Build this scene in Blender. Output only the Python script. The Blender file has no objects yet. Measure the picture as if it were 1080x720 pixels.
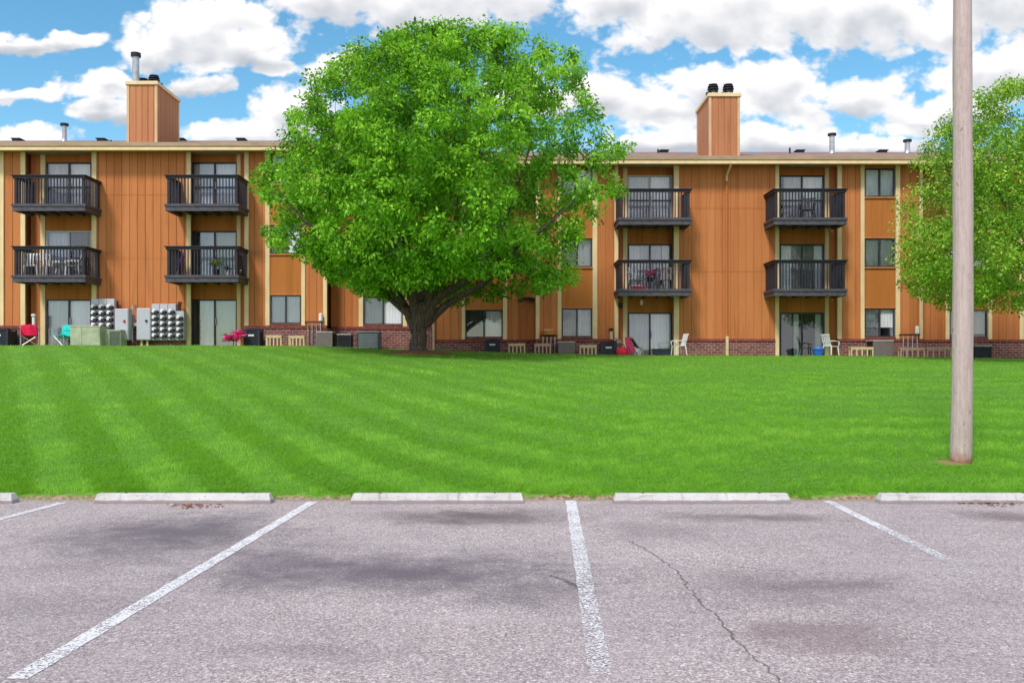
import bpy, math, random
import numpy as np
from mathutils import Vector
random.seed(7); RNG = np.random.default_rng(11)
S = bpy.context.scene
C = S.collection
CAMZ = 1.45; F = 960.0; CX = 540.0; CY = 385.0
def PX(px, y): return (px - CX) * y / F
def PZ(py, y): return CAMZ + (CY - py) * y / F
def sstep(a, b, x):
    t = np.clip((x - a) / (b - a), 0, 1); return t * t * (3 - 2 * t)

# ------------------------------------------------------------------ mesh builder
class MB:
    def __init__(s): s.v = []; s.f = []
    def box(s, x0, x1, y0, y1, z0, z1):
        b = len(s.v)
        s.v += [(x0,y0,z0),(x1,y0,z0),(x1,y1,z0),(x0,y1,z0),(x0,y0,z1),(x1,y0,z1),(x1,y1,z1),(x0,y1,z1)]
        s.f += [tuple(b+i for i in q) for q in ((0,3,2,1),(4,5,6,7),(0,1,5,4),(1,2,6,5),(2,3,7,6),(3,0,4,7))]
        return s
    def obox(s, c, size, rx=0, ry=0, rz=0):
        from mathutils import Euler
        m = Euler((rx, ry, rz)).to_matrix(); b = len(s.v)
        hx, hy, hz = size[0]/2, size[1]/2, size[2]/2
        for p in ((-hx,-hy,-hz),(hx,-hy,-hz),(hx,hy,-hz),(-hx,hy,-hz),(-hx,-hy,hz),(hx,-hy,hz),(hx,hy,hz),(-hx,hy,hz)):
            q = m @ Vector(p); s.v.append((c[0]+q.x, c[1]+q.y, c[2]+q.z))
        s.f += [tuple(b+i for i in q) for q in ((0,3,2,1),(4,5,6,7),(0,1,5,4),(1,2,6,5),(2,3,7,6),(3,0,4,7))]
        return s
    def tube(s, pts, rad, n=8, cap=True):
        pts = [Vector(p) for p in pts]
        if not hasattr(rad, '__len__'): rad = [rad]*len(pts)
        b = len(s.v); k = len(pts); up = None
        for i, p in enumerate(pts):
            d = (pts[min(i+1, k-1)] - pts[max(i-1, 0)]).normalized()
            if up is None:
                a = Vector((0,0,1)) if abs(d.z) < .9 else Vector((1,0,0))
                up = d.cross(a).normalized()
            up = (up - d * up.dot(d)).normalized(); w = d.cross(up)
            for j in range(n):
                t = 2*math.pi*j/n
                q = p + (up*math.cos(t) + w*math.sin(t))*rad[i]
                s.v.append((q.x, q.y, q.z))
        for i in range(k-1):
            for j in range(n):
                a = b+i*n+j; c = b+i*n+(j+1) % n
                s.f.append((a, c, c+n, a+n))
        if cap:
            s.f.append(tuple(b+j for j in reversed(range(n)))); s.f.append(tuple(b+(k-1)*n+j for j in range(n)))
        return s
    def lathe(s, prof, c=(0,0,0), n=16):
        b = len(s.v); k = len(prof)
        for r, z in prof:
            for j in range(n):
                t = 2*math.pi*j/n; s.v.append((c[0]+r*math.cos(t), c[1]+r*math.sin(t), c[2]+z))
        for i in range(k-1):
            for j in range(n):
                a = b+i*n+j; d = b+i*n+(j+1) % n
                s.f.append((a, d, d+n, a+n))
        s.f.append(tuple(b+j for j in reversed(range(n)))); s.f.append(tuple(b+(k-1)*n+j for j in range(n)))
        return s
    def poly(s, pts):
        b = len(s.v); s.v += [tuple(p) for p in pts]; s.f.append(tuple(range(b, b+len(pts)))); return s
    def prism(s, pts, axis, a, b_):
        # pts: 2D outline; extruded along axis from a to b_
        def mk(p, t):
            return {'x': (t, p[0], p[1]), 'y': (p[0], t, p[1]), 'z': (p[0], p[1], t)}[axis]
        b = len(s.v); n = len(pts)
        s.v += [mk(p, a) for p in pts] + [mk(p, b_) for p in pts]
        s.f.append(tuple(b+i for i in range(n))); s.f.append(tuple(b+n+i for i in reversed(range(n))))
        for i in range(n):
            j = (i+1) % n; s.f.append((b+i, b+n+i, b+n+j, b+j))
        return s

def wloc(o):
    p = Vector((0,0,0))
    while o is not None: p = p + Vector(o.location); o = o.parent
    return p
def mk(name, mb, mat, parent=None, loc=None, smooth=False, bevel=0):
    """build as a mesh object; mb verts are relative to parent's origin when there is a parent, else relative to loc"""
    me = bpy.data.meshes.new(name); me.from_pydata(mb.v, [], mb.f); me.update()
    import bmesh
    bm = bmesh.new(); bm.from_mesh(me); bmesh.ops.recalc_face_normals(bm, faces=bm.faces); bm.to_mesh(me); bm.free()
    me.materials.append(mat)
    if smooth:
        me.polygons.foreach_set('use_smooth', [True]*len(me.polygons))
    o = bpy.data.objects.new(name, me); C.objects.link(o)
    if loc is not None: o.location = loc
    if parent is not None: o.parent = parent
    if bevel:
        m = o.modifiers.new('Bevel', 'BEVEL'); m.width = bevel; m.segments = 2; m.limit_method = 'ANGLE'
    return o
def tag(o, label=None, cat=None, group=None, kind=None):
    if label: o['label'] = label
    if cat: o['category'] = cat
    if group: o['group'] = group
    if kind: o['kind'] = kind
    return o
def empty(name, loc, label, cat, group=None, rz=0):
    o = bpy.data.objects.new(name, None); C.objects.link(o); o.location = loc; o.rotation_euler.z = rz
    o.empty_display_size = .1
    return tag(o, label, cat, group)
def copy_tree(o, parent=None):
    kids = list(o.children)
    c = o.copy(); C.objects.link(c); c.parent = parent
    for ch in kids: copy_tree(ch, c)
    return c
def dup(o, loc, label, rz=None, group=None):
    c = copy_tree(o); c.location = loc; c['label'] = label
    if rz is not None: c.rotation_euler.z = rz
    if group: c['group'] = group
    return c

# ------------------------------------------------------------------ materials
def newmat(name):
    m = bpy.data.materials.new(name); m.use_nodes = True
    nt = m.node_tree; nt.nodes.clear()
    out = nt.nodes.new('ShaderNodeOutputMaterial'); b = nt.nodes.new('ShaderNodeBsdfPrincipled')
    nt.links.new(b.outputs[0], out.inputs[0])
    return m, nt, b, out
def N(nt, t, **kw):
    n = nt.nodes.new(t)
    for k, v in kw.items(): setattr(n, k, v)
    return n
def math_(nt, op, a, b=None, c=None, clamp=False):
    n = N(nt, 'ShaderNodeMath', operation=op); n.use_clamp = clamp
    for i, x in enumerate((a, b, c)):
        if x is None: continue
        if isinstance(x, (int, float)): n.inputs[i].default_value = x
        else: nt.links.new(x, n.inputs[i])
    return n.outputs[0]
def vmath(nt, op, a, b=None):
    n = N(nt, 'ShaderNodeVectorMath', operation=op)
    for i, x in enumerate((a, b)):
        if x is None: continue
        if isinstance(x, tuple): n.inputs[i].default_value = x
        else: nt.links.new(x, n.inputs[i])
    return n
def ramp(nt, fac, stops):
    n = N(nt, 'ShaderNodeValToRGB'); cr = n.color_ramp
    while len(cr.elements) > 1: cr.elements.remove(cr.elements[-1])
    for i, (p, c) in enumerate(stops):
        e = cr.elements[0] if i == 0 else cr.elements.new(p)
        e.position = p; e.color = (*c, 1) if len(c) == 3 else c
    nt.links.new(fac, n.inputs[0]); return n.outputs[0]
def maprange(nt, v, a, b, c, d, smooth=False):
    n = N(nt, 'ShaderNodeMapRange'); n.clamp = True
    if smooth: n.interpolation_type = 'SMOOTHSTEP'
    nt.links.new(v, n.inputs[0])
    for i, x in enumerate((a, b, c, d)): n.inputs[i+1].default_value = x
    return n.outputs[0]
def noise(nt, vec, scale, detail=4, rough=.5, dist=0):
    n = N(nt, 'ShaderNodeTexNoise'); n.inputs['Scale'].default_value = scale
    n.inputs['Detail'].default_value = detail; n.inputs['Roughness'].default_value = rough; n.inputs['Distortion'].default_value = dist
    if vec is not None: nt.links.new(vec, n.inputs['Vector'])
    return n.outputs['Fac']
def mix(nt, fac, a, b, mode='MIX'):
    n = N(nt, 'ShaderNodeMix', data_type='RGBA', blend_type=mode)
    for i, x in ((0, fac), (6, a), (7, b)):
        if isinstance(x, (int, float)): n.inputs[i].default_value = x
        elif isinstance(x, tuple): n.inputs[i].default_value = (*x, 1) if len(x) == 3 else x
        else: nt.links.new(x, n.inputs[i])
    return n.outputs[2]
def geo_pos(nt): return N(nt, 'ShaderNodeNewGeometry').outputs['Position']
def objc(nt): return N(nt, 'ShaderNodeTexCoord').outputs['Object']
def scalev(nt, v, s):
    n = N(nt, 'ShaderNodeMapping'); n.inputs['Scale'].default_value = s; nt.links.new(v, n.inputs[0]); return n.outputs[0]
def bump(nt, b, h, strength=.3, dist=.01):
    n = N(nt, 'ShaderNodeBump'); n.inputs['Strength'].default_value = strength; n.inputs['Distance'].default_value = dist
    nt.links.new(h, n.inputs['Height']); nt.links.new(n.outputs[0], b.inputs['Normal'])
def simple(name, col, rough=.6, metal=0, var=.25, scale=6, spec=.3, streak=None):
    m, nt, b, _ = newmat(name)
    v = objc(nt)
    if streak: v = scalev(nt, v, streak)
    f = noise(nt, v, scale, 5, .6)
    lo = tuple(c*(1-var) for c in col); hi = tuple(min(1, c*(1+var)) for c in col)
    nt.links.new(ramp(nt, f, [(.3, lo), (.7, hi)]), b.inputs['Base Color'])
    b.inputs['Roughness'].default_value = rough; b.inputs['Metallic'].default_value = metal
    b.inputs['Specular IOR Level'].default_value = spec
    return m

M = {}
def siding_mat(name, col, col2):
    m, nt, b, _ = newmat(name)
    p = geo_pos(nt)
    big = noise(nt, p, .35, 3)
    sx = N(nt, 'ShaderNodeSeparateXYZ'); nt.links.new(p, sx.inputs[0])
    # every board its own tone
    cell = math_(nt, 'FLOOR', math_(nt, 'DIVIDE', sx.outputs[0], .30))
    wn = N(nt, 'ShaderNodeTexWhiteNoise', noise_dimensions='1D'); nt.links.new(cell, wn.inputs['W'])
    grain = noise(nt, scalev(nt, p, (22, 22, .9)), 1.5, 6, .65)
    t = math_(nt, 'ADD', math_(nt, 'MULTIPLY', wn.outputs[0], .35), math_(nt, 'ADD', math_(nt, 'MULTIPLY', big, .4), math_(nt, 'MULTIPLY', grain, .45)))
    c = ramp(nt, t, [(.25, col2), (.85, col)])
    # weather stains: long drips
    st = noise(nt, scalev(nt, p, (5, 5, .25)), 1.2, 4, .6)
    c = mix(nt, maprange(nt, st, .52, .75, 0, .5), c, (col2[0]*.45, col2[1]*.5, col2[2]*.6))
    nt.links.new(c, b.inputs['Base Color']); b.inputs['Roughness'].default_value = .75; b.inputs['Specular IOR Level'].default_value = .2
    bump(nt, b, grain, .5, .006)
    return m
M['siding'] = siding_mat('orange_siding', (.63, .235, .085), (.46, .145, .044))
M['panel'] = siding_mat('ochre_panel', (.52, .185, .045), (.42, .135, .028))
M['chim'] = siding_mat('chimney_siding', (.58, .25, .12), (.40, .15, .07))
M['trim'] = simple('cream_trim', (.80, .60, .34), .6, var=.12, scale=3, streak=(1, 1, .4))
M['chimtrim'] = simple('tan_trim', (.66, .42, .24), .65, var=.15, scale=3, streak=(1, 1, .4))
M['deckwood'] = simple('charcoal_stain', (.085, .077, .098), .55, var=.3, scale=8)
M['rail'] = simple('dark_railing', (.030, .027, .038), .5, var=.3, scale=8)
M['frame'] = simple('dark_frame', (.045, .042, .05), .4, var=.1)
M['alu'] = simple('pale_frame', (.5, .48, .5), .35, var=.1)
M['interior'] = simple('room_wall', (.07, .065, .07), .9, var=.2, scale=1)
M['curtain'] = simple('white_curtain', (.86, .85, .90), .9, var=.08, scale=3, streak=(6, 1, .3))
M['screen'] = simple('grey_screen', (.20, .20, .23), .8, var=.15, scale=2)
M['greydrape'] = simple('grey_drape', (.62, .62, .69), .9, var=.15, scale=3, streak=(6, 1, .3))
M['darkdrape'] = simple('dark_drape', (.12, .11, .12), .9, var=.2, scale=3, streak=(6, 1, .3))
M['greendrape'] = simple('pale_green_blinds', (.50, .56, .50), .9, var=.1, scale=3, streak=(6, 1, .3))
M['blind2'] = simple('blue_window_film', (.04, .12, .2), .7, var=.2)
M['gutter'] = simple('tan_gutter', (.40, .28, .18), .5, var=.15, scale=2, streak=(1, 1, 3))
M['metal'] = simple('galvanised', (.48, .48, .50), .35, .6, var=.2)
M['greymetal'] = simple('grey_enamel', (.50, .50, .56), .4, .1, var=.08)
M['black'] = simple('black_metal', (.022, .022, .03), .5, var=.3)
M['acdark'] = simple('dark_ac', (.035, .04, .06), .5, var=.2)
M['acgrey'] = simple('grey_ac', (.17, .14, .135), .5, var=.12)
M['aclight'] = simple('light_ac', (.5, .46, .42), .5, var=.12)
M['acblue'] = simple('slate_ac', (.22, .26, .28), .45, var=.12)
M['cream'] = simple('cream_wood', (.70, .52, .32), .7, var=.15, scale=9)
M['pinkwood'] = simple('pinkish_wood', (.58, .36, .27), .7, var=.2, scale=9)
M['white'] = simple('white_plastic', (.82, .80, .80), .4, var=.05)
M['red'] = simple('red_cloth', (.62, .01, .06), .8, var=.2)
M['pink'] = simple('pink_petal', (.95, .10, .34), .6, var=.35)
M['pinkcloth'] = simple('rose_cloth', (.6, .05, .14), .7, var=.25)
M['teal'] = simple('teal_cloth', (.02, .55, .50), .8, var=.2)
M['blue'] = simple('blue_plastic', (.04, .16, .60), .4, var=.2)
M['fern'] = simple('fern_leaf', (.42, .55, .10), .6, var=.35)
M['green'] = simple('green_leaf', (.06, .20, .04), .6, var=.35)
M['purple'] = simple('purple_leaf', (.12, .04, .14), .6, var=.3)
M['redflower'] = simple('red_petal', (.65, .02, .06), .6, var=.3)
M['boxgreen'] = simple('utility_green', (.40, .44, .30), .5, var=.25, scale=3)
M['boxshade'] = simple('utility_shade', (.10, .12, .09), .5, var=.2)  # darker copy of the utility green, shade put into the colour
M['darkred'] = simple('iron_pipe', (.10, .03, .025), .6, var=.3)
M['copper'] = simple('orange_pipe', (.50, .2, .05), .6, var=.3)
M['amber'] = simple('amber_basket', (.62, .28, .07), .7, var=.4, scale=40)

def glass_mat():
    m, nt, b, out = newmat('window_glass'); nt.nodes.remove(b)
    tr = N(nt, 'ShaderNodeBsdfTransparent'); tr.inputs[0].default_value = (.96, .97, .98, 1)
    gl = N(nt, 'ShaderNodeBsdfGlossy'); gl.inputs['Roughness'].default_value = .02; gl.inputs[0].default_value = (.95, .97, 1, 1)
    mx = N(nt, 'ShaderNodeMixShader'); fr = N(nt, 'ShaderNodeFresnel'); fr.inputs[0].default_value = 1.5
    w = noise(nt, geo_pos(nt), 1.3, 2)
    bp = N(nt, 'ShaderNodeBump'); bp.inputs['Strength'].default_value = .04; bp.inputs['Distance'].default_value = .03
    nt.links.new(w, bp.inputs['Height']); nt.links.new(bp.outputs[0], gl.inputs['Normal'])
    nt.links.new(math_(nt, 'ADD', fr.outputs[0], .07), mx.inputs[0]); nt.links.new(tr.outputs[0], mx.inputs[1]); nt.links.new(gl.outputs[0], mx.inputs[2])
    nt.links.new(mx.outputs[0], out.inputs[0]); return m
M['glass'] = glass_mat()

def brick_mat():
    m, nt, b, _ = newmat('brick')
    p = geo_pos(nt); s = N(nt, 'ShaderNodeSeparateXYZ'); nt.links.new(p, s.inputs[0])
    cmb = N(nt, 'ShaderNodeCombineXYZ'); nt.links.new(math_(nt, 'ADD', s.outputs[0], s.outputs[1]), cmb.inputs[0]); nt.links.new(s.outputs[2], cmb.inputs[1])
    br = N(nt, 'ShaderNodeTexBrick'); nt.links.new(cmb.outputs[0], br.inputs['Vector'])
    br.inputs['Scale'].default_value = 1; br.inputs['Brick Width'].default_value = .24; br.inputs['Row Height'].default_value = .095
    br.inputs['Mortar Size'].default_value = .011; br.inputs['Mortar Smooth'].default_value = .2; br.inputs['Bias'].default_value = -.1
    br.inputs['Color1'].default_value = (.16, .035, .030, 1); br.inputs['Color2'].default_value = (.34, .095, .070, 1)
    br.inputs['Mortar'].default_value = (.42, .34, .33, 1)
    n = noise(nt, p, 9, 4)
    c = mix(nt, maprange(nt, n, .3, .75, 0, .6), br.outputs['Color'], (.10, .03, .035))
    nt.links.new(c, b.inputs['Base Color']); b.inputs['Roughness'].default_value = .85
    bump(nt, b, br.outputs['Fac'], -.6, .01)
    return m
M['brick'] = brick_mat()
M['ledge'] = simple('brick_ledge', (.26, .075, .06), .85, var=.5, scale=14)

def shingle_mat():
    m, nt, b, _ = newmat('shingles')
    p = geo_pos(nt); br = N(nt, 'ShaderNodeTexBrick'); nt.links.new(p, br.inputs['Vector'])
    br.inputs['Scale'].default_value = 1; br.inputs['Brick Width'].default_value = .3; br.inputs['Row Height'].default_value = .15
    br.inputs['Mortar Size'].default_value = .008
    br.inputs['Color1'].default_value = (.25, .145, .125, 1); br.inputs['Color2'].default_value = (.34, .21, .18, 1); br.inputs['Mortar'].default_value = (.12, .08, .07, 1)
    nt.links.new(mix(nt, .35, br.outputs['Color'], ramp(nt, noise(nt, p, 2, 6, .7), [(.3, (.16, .10, .09)), (.7, (.40, .27, .24))])), b.inputs['Base Color'])
    b.inputs['Roughness'].default_value = .9; return m
M['shingle'] = shingle_mat()

def lines_dist(nt, pos, pts):
    """shortest distance in plan to a polyline"""
    s = N(nt, 'ShaderNodeSeparateXYZ'); nt.links.new(pos, s.inputs[0]); best = None
    for (ax, ay), (bx, by) in zip(pts[:-1], pts[1:]):
        dx, dy = bx-ax, by-ay; L2 = dx*dx+dy*dy
        t = math_(nt, 'DIVIDE', math_(nt, 'ADD', math_(nt, 'MULTIPLY', math_(nt, 'SUBTRACT', s.outputs[0], ax), dx), math_(nt, 'MULTIPLY', math_(nt, 'SUBTRACT', s.outputs[1], ay), dy)), L2, clamp=True)
        ex = math_(nt, 'SUBTRACT', s.outputs[0], math_(nt, 'MULTIPLY_ADD', t, dx, ax)); ey = math_(nt, 'SUBTRACT', s.outputs[1], math_(nt, 'MULTIPLY_ADD', t, dy, ay))
        d = math_(nt, 'SQRT', math_(nt, 'ADD', math_(nt, 'MULTIPLY', ex, ex), math_(nt, 'MULTIPLY', ey, ey)))
        best = d if best is None else math_(nt, 'MINIMUM', best, d)
    return best
def G(px, py):  # pixel on the flat lot -> plan point
    y = CAMZ*F/(py-CY); return ((px-CX)*y/F, y)
def asphalt_mat():
    m, nt, b, _ = newmat('asphalt')
    p = geo_pos(nt)
    # exposed aggregate: stones a centimetre across in a darker binder
    vo = N(nt, 'ShaderNodeTexVoronoi'); vo.inputs['Scale'].default_value = 125; nt.links.new(p, vo.inputs['Vector'])
    wn = N(nt, 'ShaderNodeSeparateColor'); nt.links.new(vo.outputs['Color'], wn.inputs[0])
    vo2 = N(nt, 'ShaderNodeTexVoronoi'); vo2.inputs['Scale'].default_value = 72; nt.links.new(p, vo2.inputs['Vector'])
    wn2 = N(nt, 'ShaderNodeSeparateColor'); nt.links.new(vo2.outputs['Color'], wn2.inputs[0])
    grit = ramp(nt, wn.outputs[0], [(0, (.12, .095, .095)), (.35, (.31, .25, .25)), (.75, (.50, .41, .415)), (1, (.86, .76, .76))])
    grit2 = ramp(nt, wn2.outputs[1], [(0, (.16, .125, .13)), (.5, (.36, .29, .295)), (.85, (.48, .39, .395)), (1, (.88, .78, .78))])
    c = mix(nt, 1.0, mix(nt, .45, grit, grit2), (1.15, 1.16, 1.15), 'MULTIPLY')
    patch = noise(nt, p, .55, 5, .6)
    c = mix(nt, maprange(nt, patch, .35, .7, .0, .40), c, (.20, .165, .185))
    streaky = noise(nt, scalev(nt, p, (.7, 2.5, 1)), 1.2, 5, .65)
    c = mix(nt, maprange(nt, streaky, .5, .72, 0, .35), c, (.52, .46, .47))
    # oil and wear stains of the parking bays
    wv = vmath(nt, 'SUBTRACT', N(nt, 'ShaderNodeTexNoise').outputs['Color'], (.5, .5, .5)); wnn = wv.inputs[0].links[0].from_node
    wnn.inputs['Scale'].default_value = 1.6; wnn.inputs['Detail'].default_value = 4; nt.links.new(p, wnn.inputs['Vector'])
    sc = N(nt, 'ShaderNodeVectorMath', operation='SCALE'); nt.links.new(wv.outputs[0], sc.inputs[0]); sc.inputs[3].default_value = .9
    pw = vmath(nt, 'ADD', p, sc.outputs[0]).outputs[0]
    for (px, py, rx, ry, col, k) in [
        (185, 562, .95, 1.0, (.115, .095, .115), .85), (410, 603, 1.25, .66, (.115, .093, .115), .85), (500, 545, .9, .42, (.12, .095, .09), .85),
        (300, 590, .4, .7, (.11, .09, .115), .45), (800, 545, .75, .28, (.12, .095, .09), .7), (860, 668, .55, .32, (.19, .125, .13), .55), (800, 620, .7, .55, (.14, .11, .12), .42),
        (1075, 545, .5, .35, (.12, .08, .075), .6), (570, 625, .35, .45, (.13, .105, .12), .5), (690, 560, .5, .5, (.15, .12, .13), .3), (60, 640, .6, .4, (.15, .12, .14), .3),
        (880, 615, .45, .2, (.11, .085, .09), .5), (320, 690, .5, .2, (.15, .12, .13), .3)]:
        gx, gy = G(px, py)
        q = vmath(nt, 'MULTIPLY', vmath(nt, 'SUBTRACT', pw, (gx, gy, 0)).outputs[0], (1/rx, 1/ry, 0)).outputs[0]
        l = vmath(nt, 'LENGTH', q).outputs['Value']
        c = mix(nt, maprange(nt, math_(nt, 'ADD', l, math_(nt, 'MULTIPLY', math_(nt, 'SUBTRACT', noise(nt, p, 3.5, 7, .75), .5), 2.0)), .0, 1.6, k, 0, True), c, col)
    # grit and soil washed against the lawn edge
    s = N(nt, 'ShaderNodeSeparateXYZ'); nt.links.new(p, s.inputs[0])
    e = math_(nt, 'ADD', s.outputs[1], math_(nt, 'MULTIPLY', math_(nt, 'SUBTRACT', noise(nt, p, 3.5, 5, .7), .5), .55))
    c = mix(nt, maprange(nt, e, 9.66, 9.80, 0, .85), c, ramp(nt, noise(nt, p, 30, 4), [(.35, (.20, .12, .07)), (.65, (.46, .36, .25))]))
    # hairline crack
    cp = [G(664, 570), G(692, 586), G(712, 600), G(735, 630), G(760, 655), G(785, 685), G(830, 722), G(880, 760)]
    warp = N(nt, 'ShaderNodeTexNoise'); warp.inputs['Scale'].default_value = 9; nt.links.new(p, warp.inputs['Vector'])
    ws = N(nt, 'ShaderNodeVectorMath', operation='SCALE'); nt.links.new(vmath(nt, 'SUBTRACT', warp.outputs['Color'], (.5, .5, .5)).outputs[0], ws.inputs[0]); ws.inputs[3].default_value = .10
    pc = vmath(nt, 'ADD', p, ws.outputs[0]).outputs[0]
    d1 = lines_dist(nt, pc, cp); d2 = lines_dist(nt, pc, [G(582, 607), G(600, 613), G(620, 625)])
    d3 = lines_dist(nt, pc, [G(700, 590), G(745, 592), G(800, 600), G(850, 603)])
    wob = noise(nt, p, 14, 4, .7)
    k1 = maprange(nt, math_(nt, 'SUBTRACT', d1, math_(nt, 'MULTIPLY', wob, .014)), -.005, .004, .7, 0)
    k2 = maprange(nt, math_(nt, 'SUBTRACT', d2, math_(nt, 'MULTIPLY', wob, .03)), -.006, .012, .6, 0)
    k3 = maprange(nt, math_(nt, 'SUBTRACT', d3, math_(nt, 'MULTIPLY', wob, .010)), -.004, .004, .6, 0)
    for k in (k1, k2, k3): c = mix(nt, k, c, (.04, .034, .036))
    nt.links.new(c, b.inputs['Base Color']); b.inputs['Roughness'].default_value = .85; b.inputs['Specular IOR Level'].default_value = .25
    h = math_(nt, 'ADD', vo.outputs['Distance'], math_(nt, 'MULTIPLY', vo2.outputs['Distance'], .6))
    bump(nt, b, h, .5, .006)
    return m
M['asphalt'] = asphalt_mat()

def paint_mat():
    m, nt, b, out = newmat('worn_paint')
    p = geo_pos(nt)
    b.inputs['Base Color'].default_value = (.74, .71, .73, 1); b.inputs['Roughness'].default_value = .7
    vo = N(nt, 'ShaderNodeTexVoronoi'); vo.inputs['Scale'].default_value = 95; nt.links.new(p, vo.inputs['Vector'])
    wn = N(nt, 'ShaderNodeSeparateColor'); nt.links.new(vo.outputs['Color'], wn.inputs[0])
    s = N(nt, 'ShaderNodeSeparateXYZ'); nt.links.new(p, s.inputs[0])
    wear = math_(nt, 'ADD', math_(nt, 'MULTIPLY', noise(nt, p, 3.2, 6, .7), .9), math_(nt, 'MULTIPLY', wn.outputs[0], .55))
    # wheels have scrubbed the bay ends more than the strip near the stops
    at = N(nt, 'ShaderNodeAttribute'); at.attribute_name = 'wear'
    k = math_(nt, 'ADD', wear, at.outputs['Fac'])
    f = maprange(nt, k, .86, 1.06, 0, 1)
    tr = N(nt, 'ShaderNodeBsdfTransparent'); mx = N(nt, 'ShaderNodeMixShader')
    nt.links.new(f, mx.inputs[0]); nt.links.new(b.outputs[0], mx.inputs[1]); nt.links.new(tr.outputs[0], mx.inputs[2]); nt.links.new(mx.outputs[0], out.inputs[0])
    return m
M['paint'] = paint_mat()

def concrete_mat():
    m, nt, b, _ = newmat('painted_concrete')
    p = geo_pos(nt)
    c = ramp(nt, noise(nt, p, 2.5, 6, .7), [(.3, (.50, .47, .47)), (.7, (.66, .63, .63))])
    st = noise(nt, scalev(nt, p, (7, 1, 1)), 2.2, 6, .7)
    c = mix(nt, maprange(nt, st, .54, .68, 0, .7), c, (.30, .24, .21))
    scf = noise(nt, scalev(nt, p, (1.6, 6, 9)), 1.7, 6, .75)
    c = mix(nt, maprange(nt, scf, .54, .66, 0, .55), c, (.24, .21, .20))
    sp = noise(nt, p, 45, 3, .6)
    c = mix(nt, maprange(nt, sp, .60, .70, 0, .7), c, (.25, .2, .18))
    s = N(nt, 'ShaderNodeSeparateXYZ'); nt.links.new(p, s.inputs[0])
    c = mix(nt, maprange(nt, math_(nt, 'ADD', s.outputs[2], math_(nt, 'MULTIPLY', noise(nt, p, 8, 4), .03)), .046, .056, .8, 0), c, (.25, .21, .20))
    nt.links.new(c, b.inputs['Base Color']); b.inputs['Roughness'].default_value = .8
    bump(nt, b, noise(nt, p, 40, 5), .4, .004); return m
M['stop'] = concrete_mat()

def pole_mat():
    m, nt, b, _ = newmat('weathered_pole')
    p = geo_pos(nt)
    g = math_(nt, 'ADD', math_(nt, 'MULTIPLY', noise(nt, scalev(nt, p, (26, 26, .8)), 1.6, 7, .7), .6), math_(nt, 'MULTIPLY', noise(nt, scalev(nt, p, (14, 14, 5)), 1.6, 6, .7), .4))
    c = ramp(nt, g, [(.28, (.30, .22, .20)), (.5, (.50, .39, .36)), (.72, (.63, .52, .49))])
    k = noise(nt, scalev(nt, p, (9, 9, 6)), 1.2, 3, .5)
    c = mix(nt, maprange(nt, k, .66, .74, 0, .7), c, (.15, .09, .07))
    sp = noise(nt, scalev(nt, p, (60, 60, 12)), 1, 3)
    c = mix(nt, maprange(nt, sp, .68, .75, 0, .6), c, (.2, .13, .11))
    s = N(nt, 'ShaderNodeSeparateXYZ'); nt.links.new(p, s.inputs[0])
    z = math_(nt, 'ADD', s.outputs[2], math_(nt, 'MULTIPLY', noise(nt, p, 12, 4), .25))
    c = mix(nt, maprange(nt, z, .36, .50, .85, 0), c, (.34, .12, .07))
    nt.links.new(c, b.inputs['Base Color']); b.inputs['Roughness'].default_value = .85
    bump(nt, b, g, .9, .012); return m
M['pole'] = pole_mat()

def bark_mat(col1, col2, name):
    m, nt, b, _ = newmat(name)
    p = objc(nt)
    g = noise(nt, scalev(nt, p, (14, 14, 2.2)), 1.6, 6, .65)
    nt.links.new(ramp(nt, g, [(.35, col1), (.65, col2)]), b.inputs['Base Color'])
    b.inputs['Roughness'].default_value = .9; bump(nt, b, g, 1, .05); return m
M['bark'] = bark_mat((.035, .022, .018), (.17, .115, .09), 'tree_bark')

def leaf_mat(name, stops, trans=.35):
    m, nt, b, out = newmat(name)
    at = N(nt, 'ShaderNodeAttribute'); at.attribute_name = 'tone'
    c = ramp(nt, at.outputs['Fac'], stops)
    nt.links.new(c, b.inputs['Base Color']); b.inputs['Roughness'].default_value = .45; b.inputs['Specular IOR Level'].default_value = .35
    tl = N(nt, 'ShaderNodeBsdfTranslucent'); nt.links.new(mix(nt, .5, c, (.30, .50, .03)), tl.inputs[0])
    mx = N(nt, 'ShaderNodeMixShader'); mx.inputs[0].default_value = trans
    nt.links.new(b.outputs[0], mx.inputs[1]); nt.links.new(tl.outputs[0], mx.inputs[2]); nt.links.new(mx.outputs[0], out.inputs[0]); return m
M['leafA'] = leaf_mat('pear_leaf', [(0, (.03, .12, .006)), (.45, (.165, .49, .014)), (1, (.50, .88, .07))], .45)
M['leafB'] = leaf_mat('spring_leaf', [(0, (.07, .19, .012)), (.5, (.23, .50, .025)), (.85, (.60, .80, .10)), (1, (.52, .70, .09))], .4)
M['grassblade'] = leaf_mat('grass_blade', [(0, (.06, .20, .006)), (.5, (.18, .48, .012)), (.9, (.34, .68, .05)), (1, (.55, .56, .22))], .35)

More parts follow.
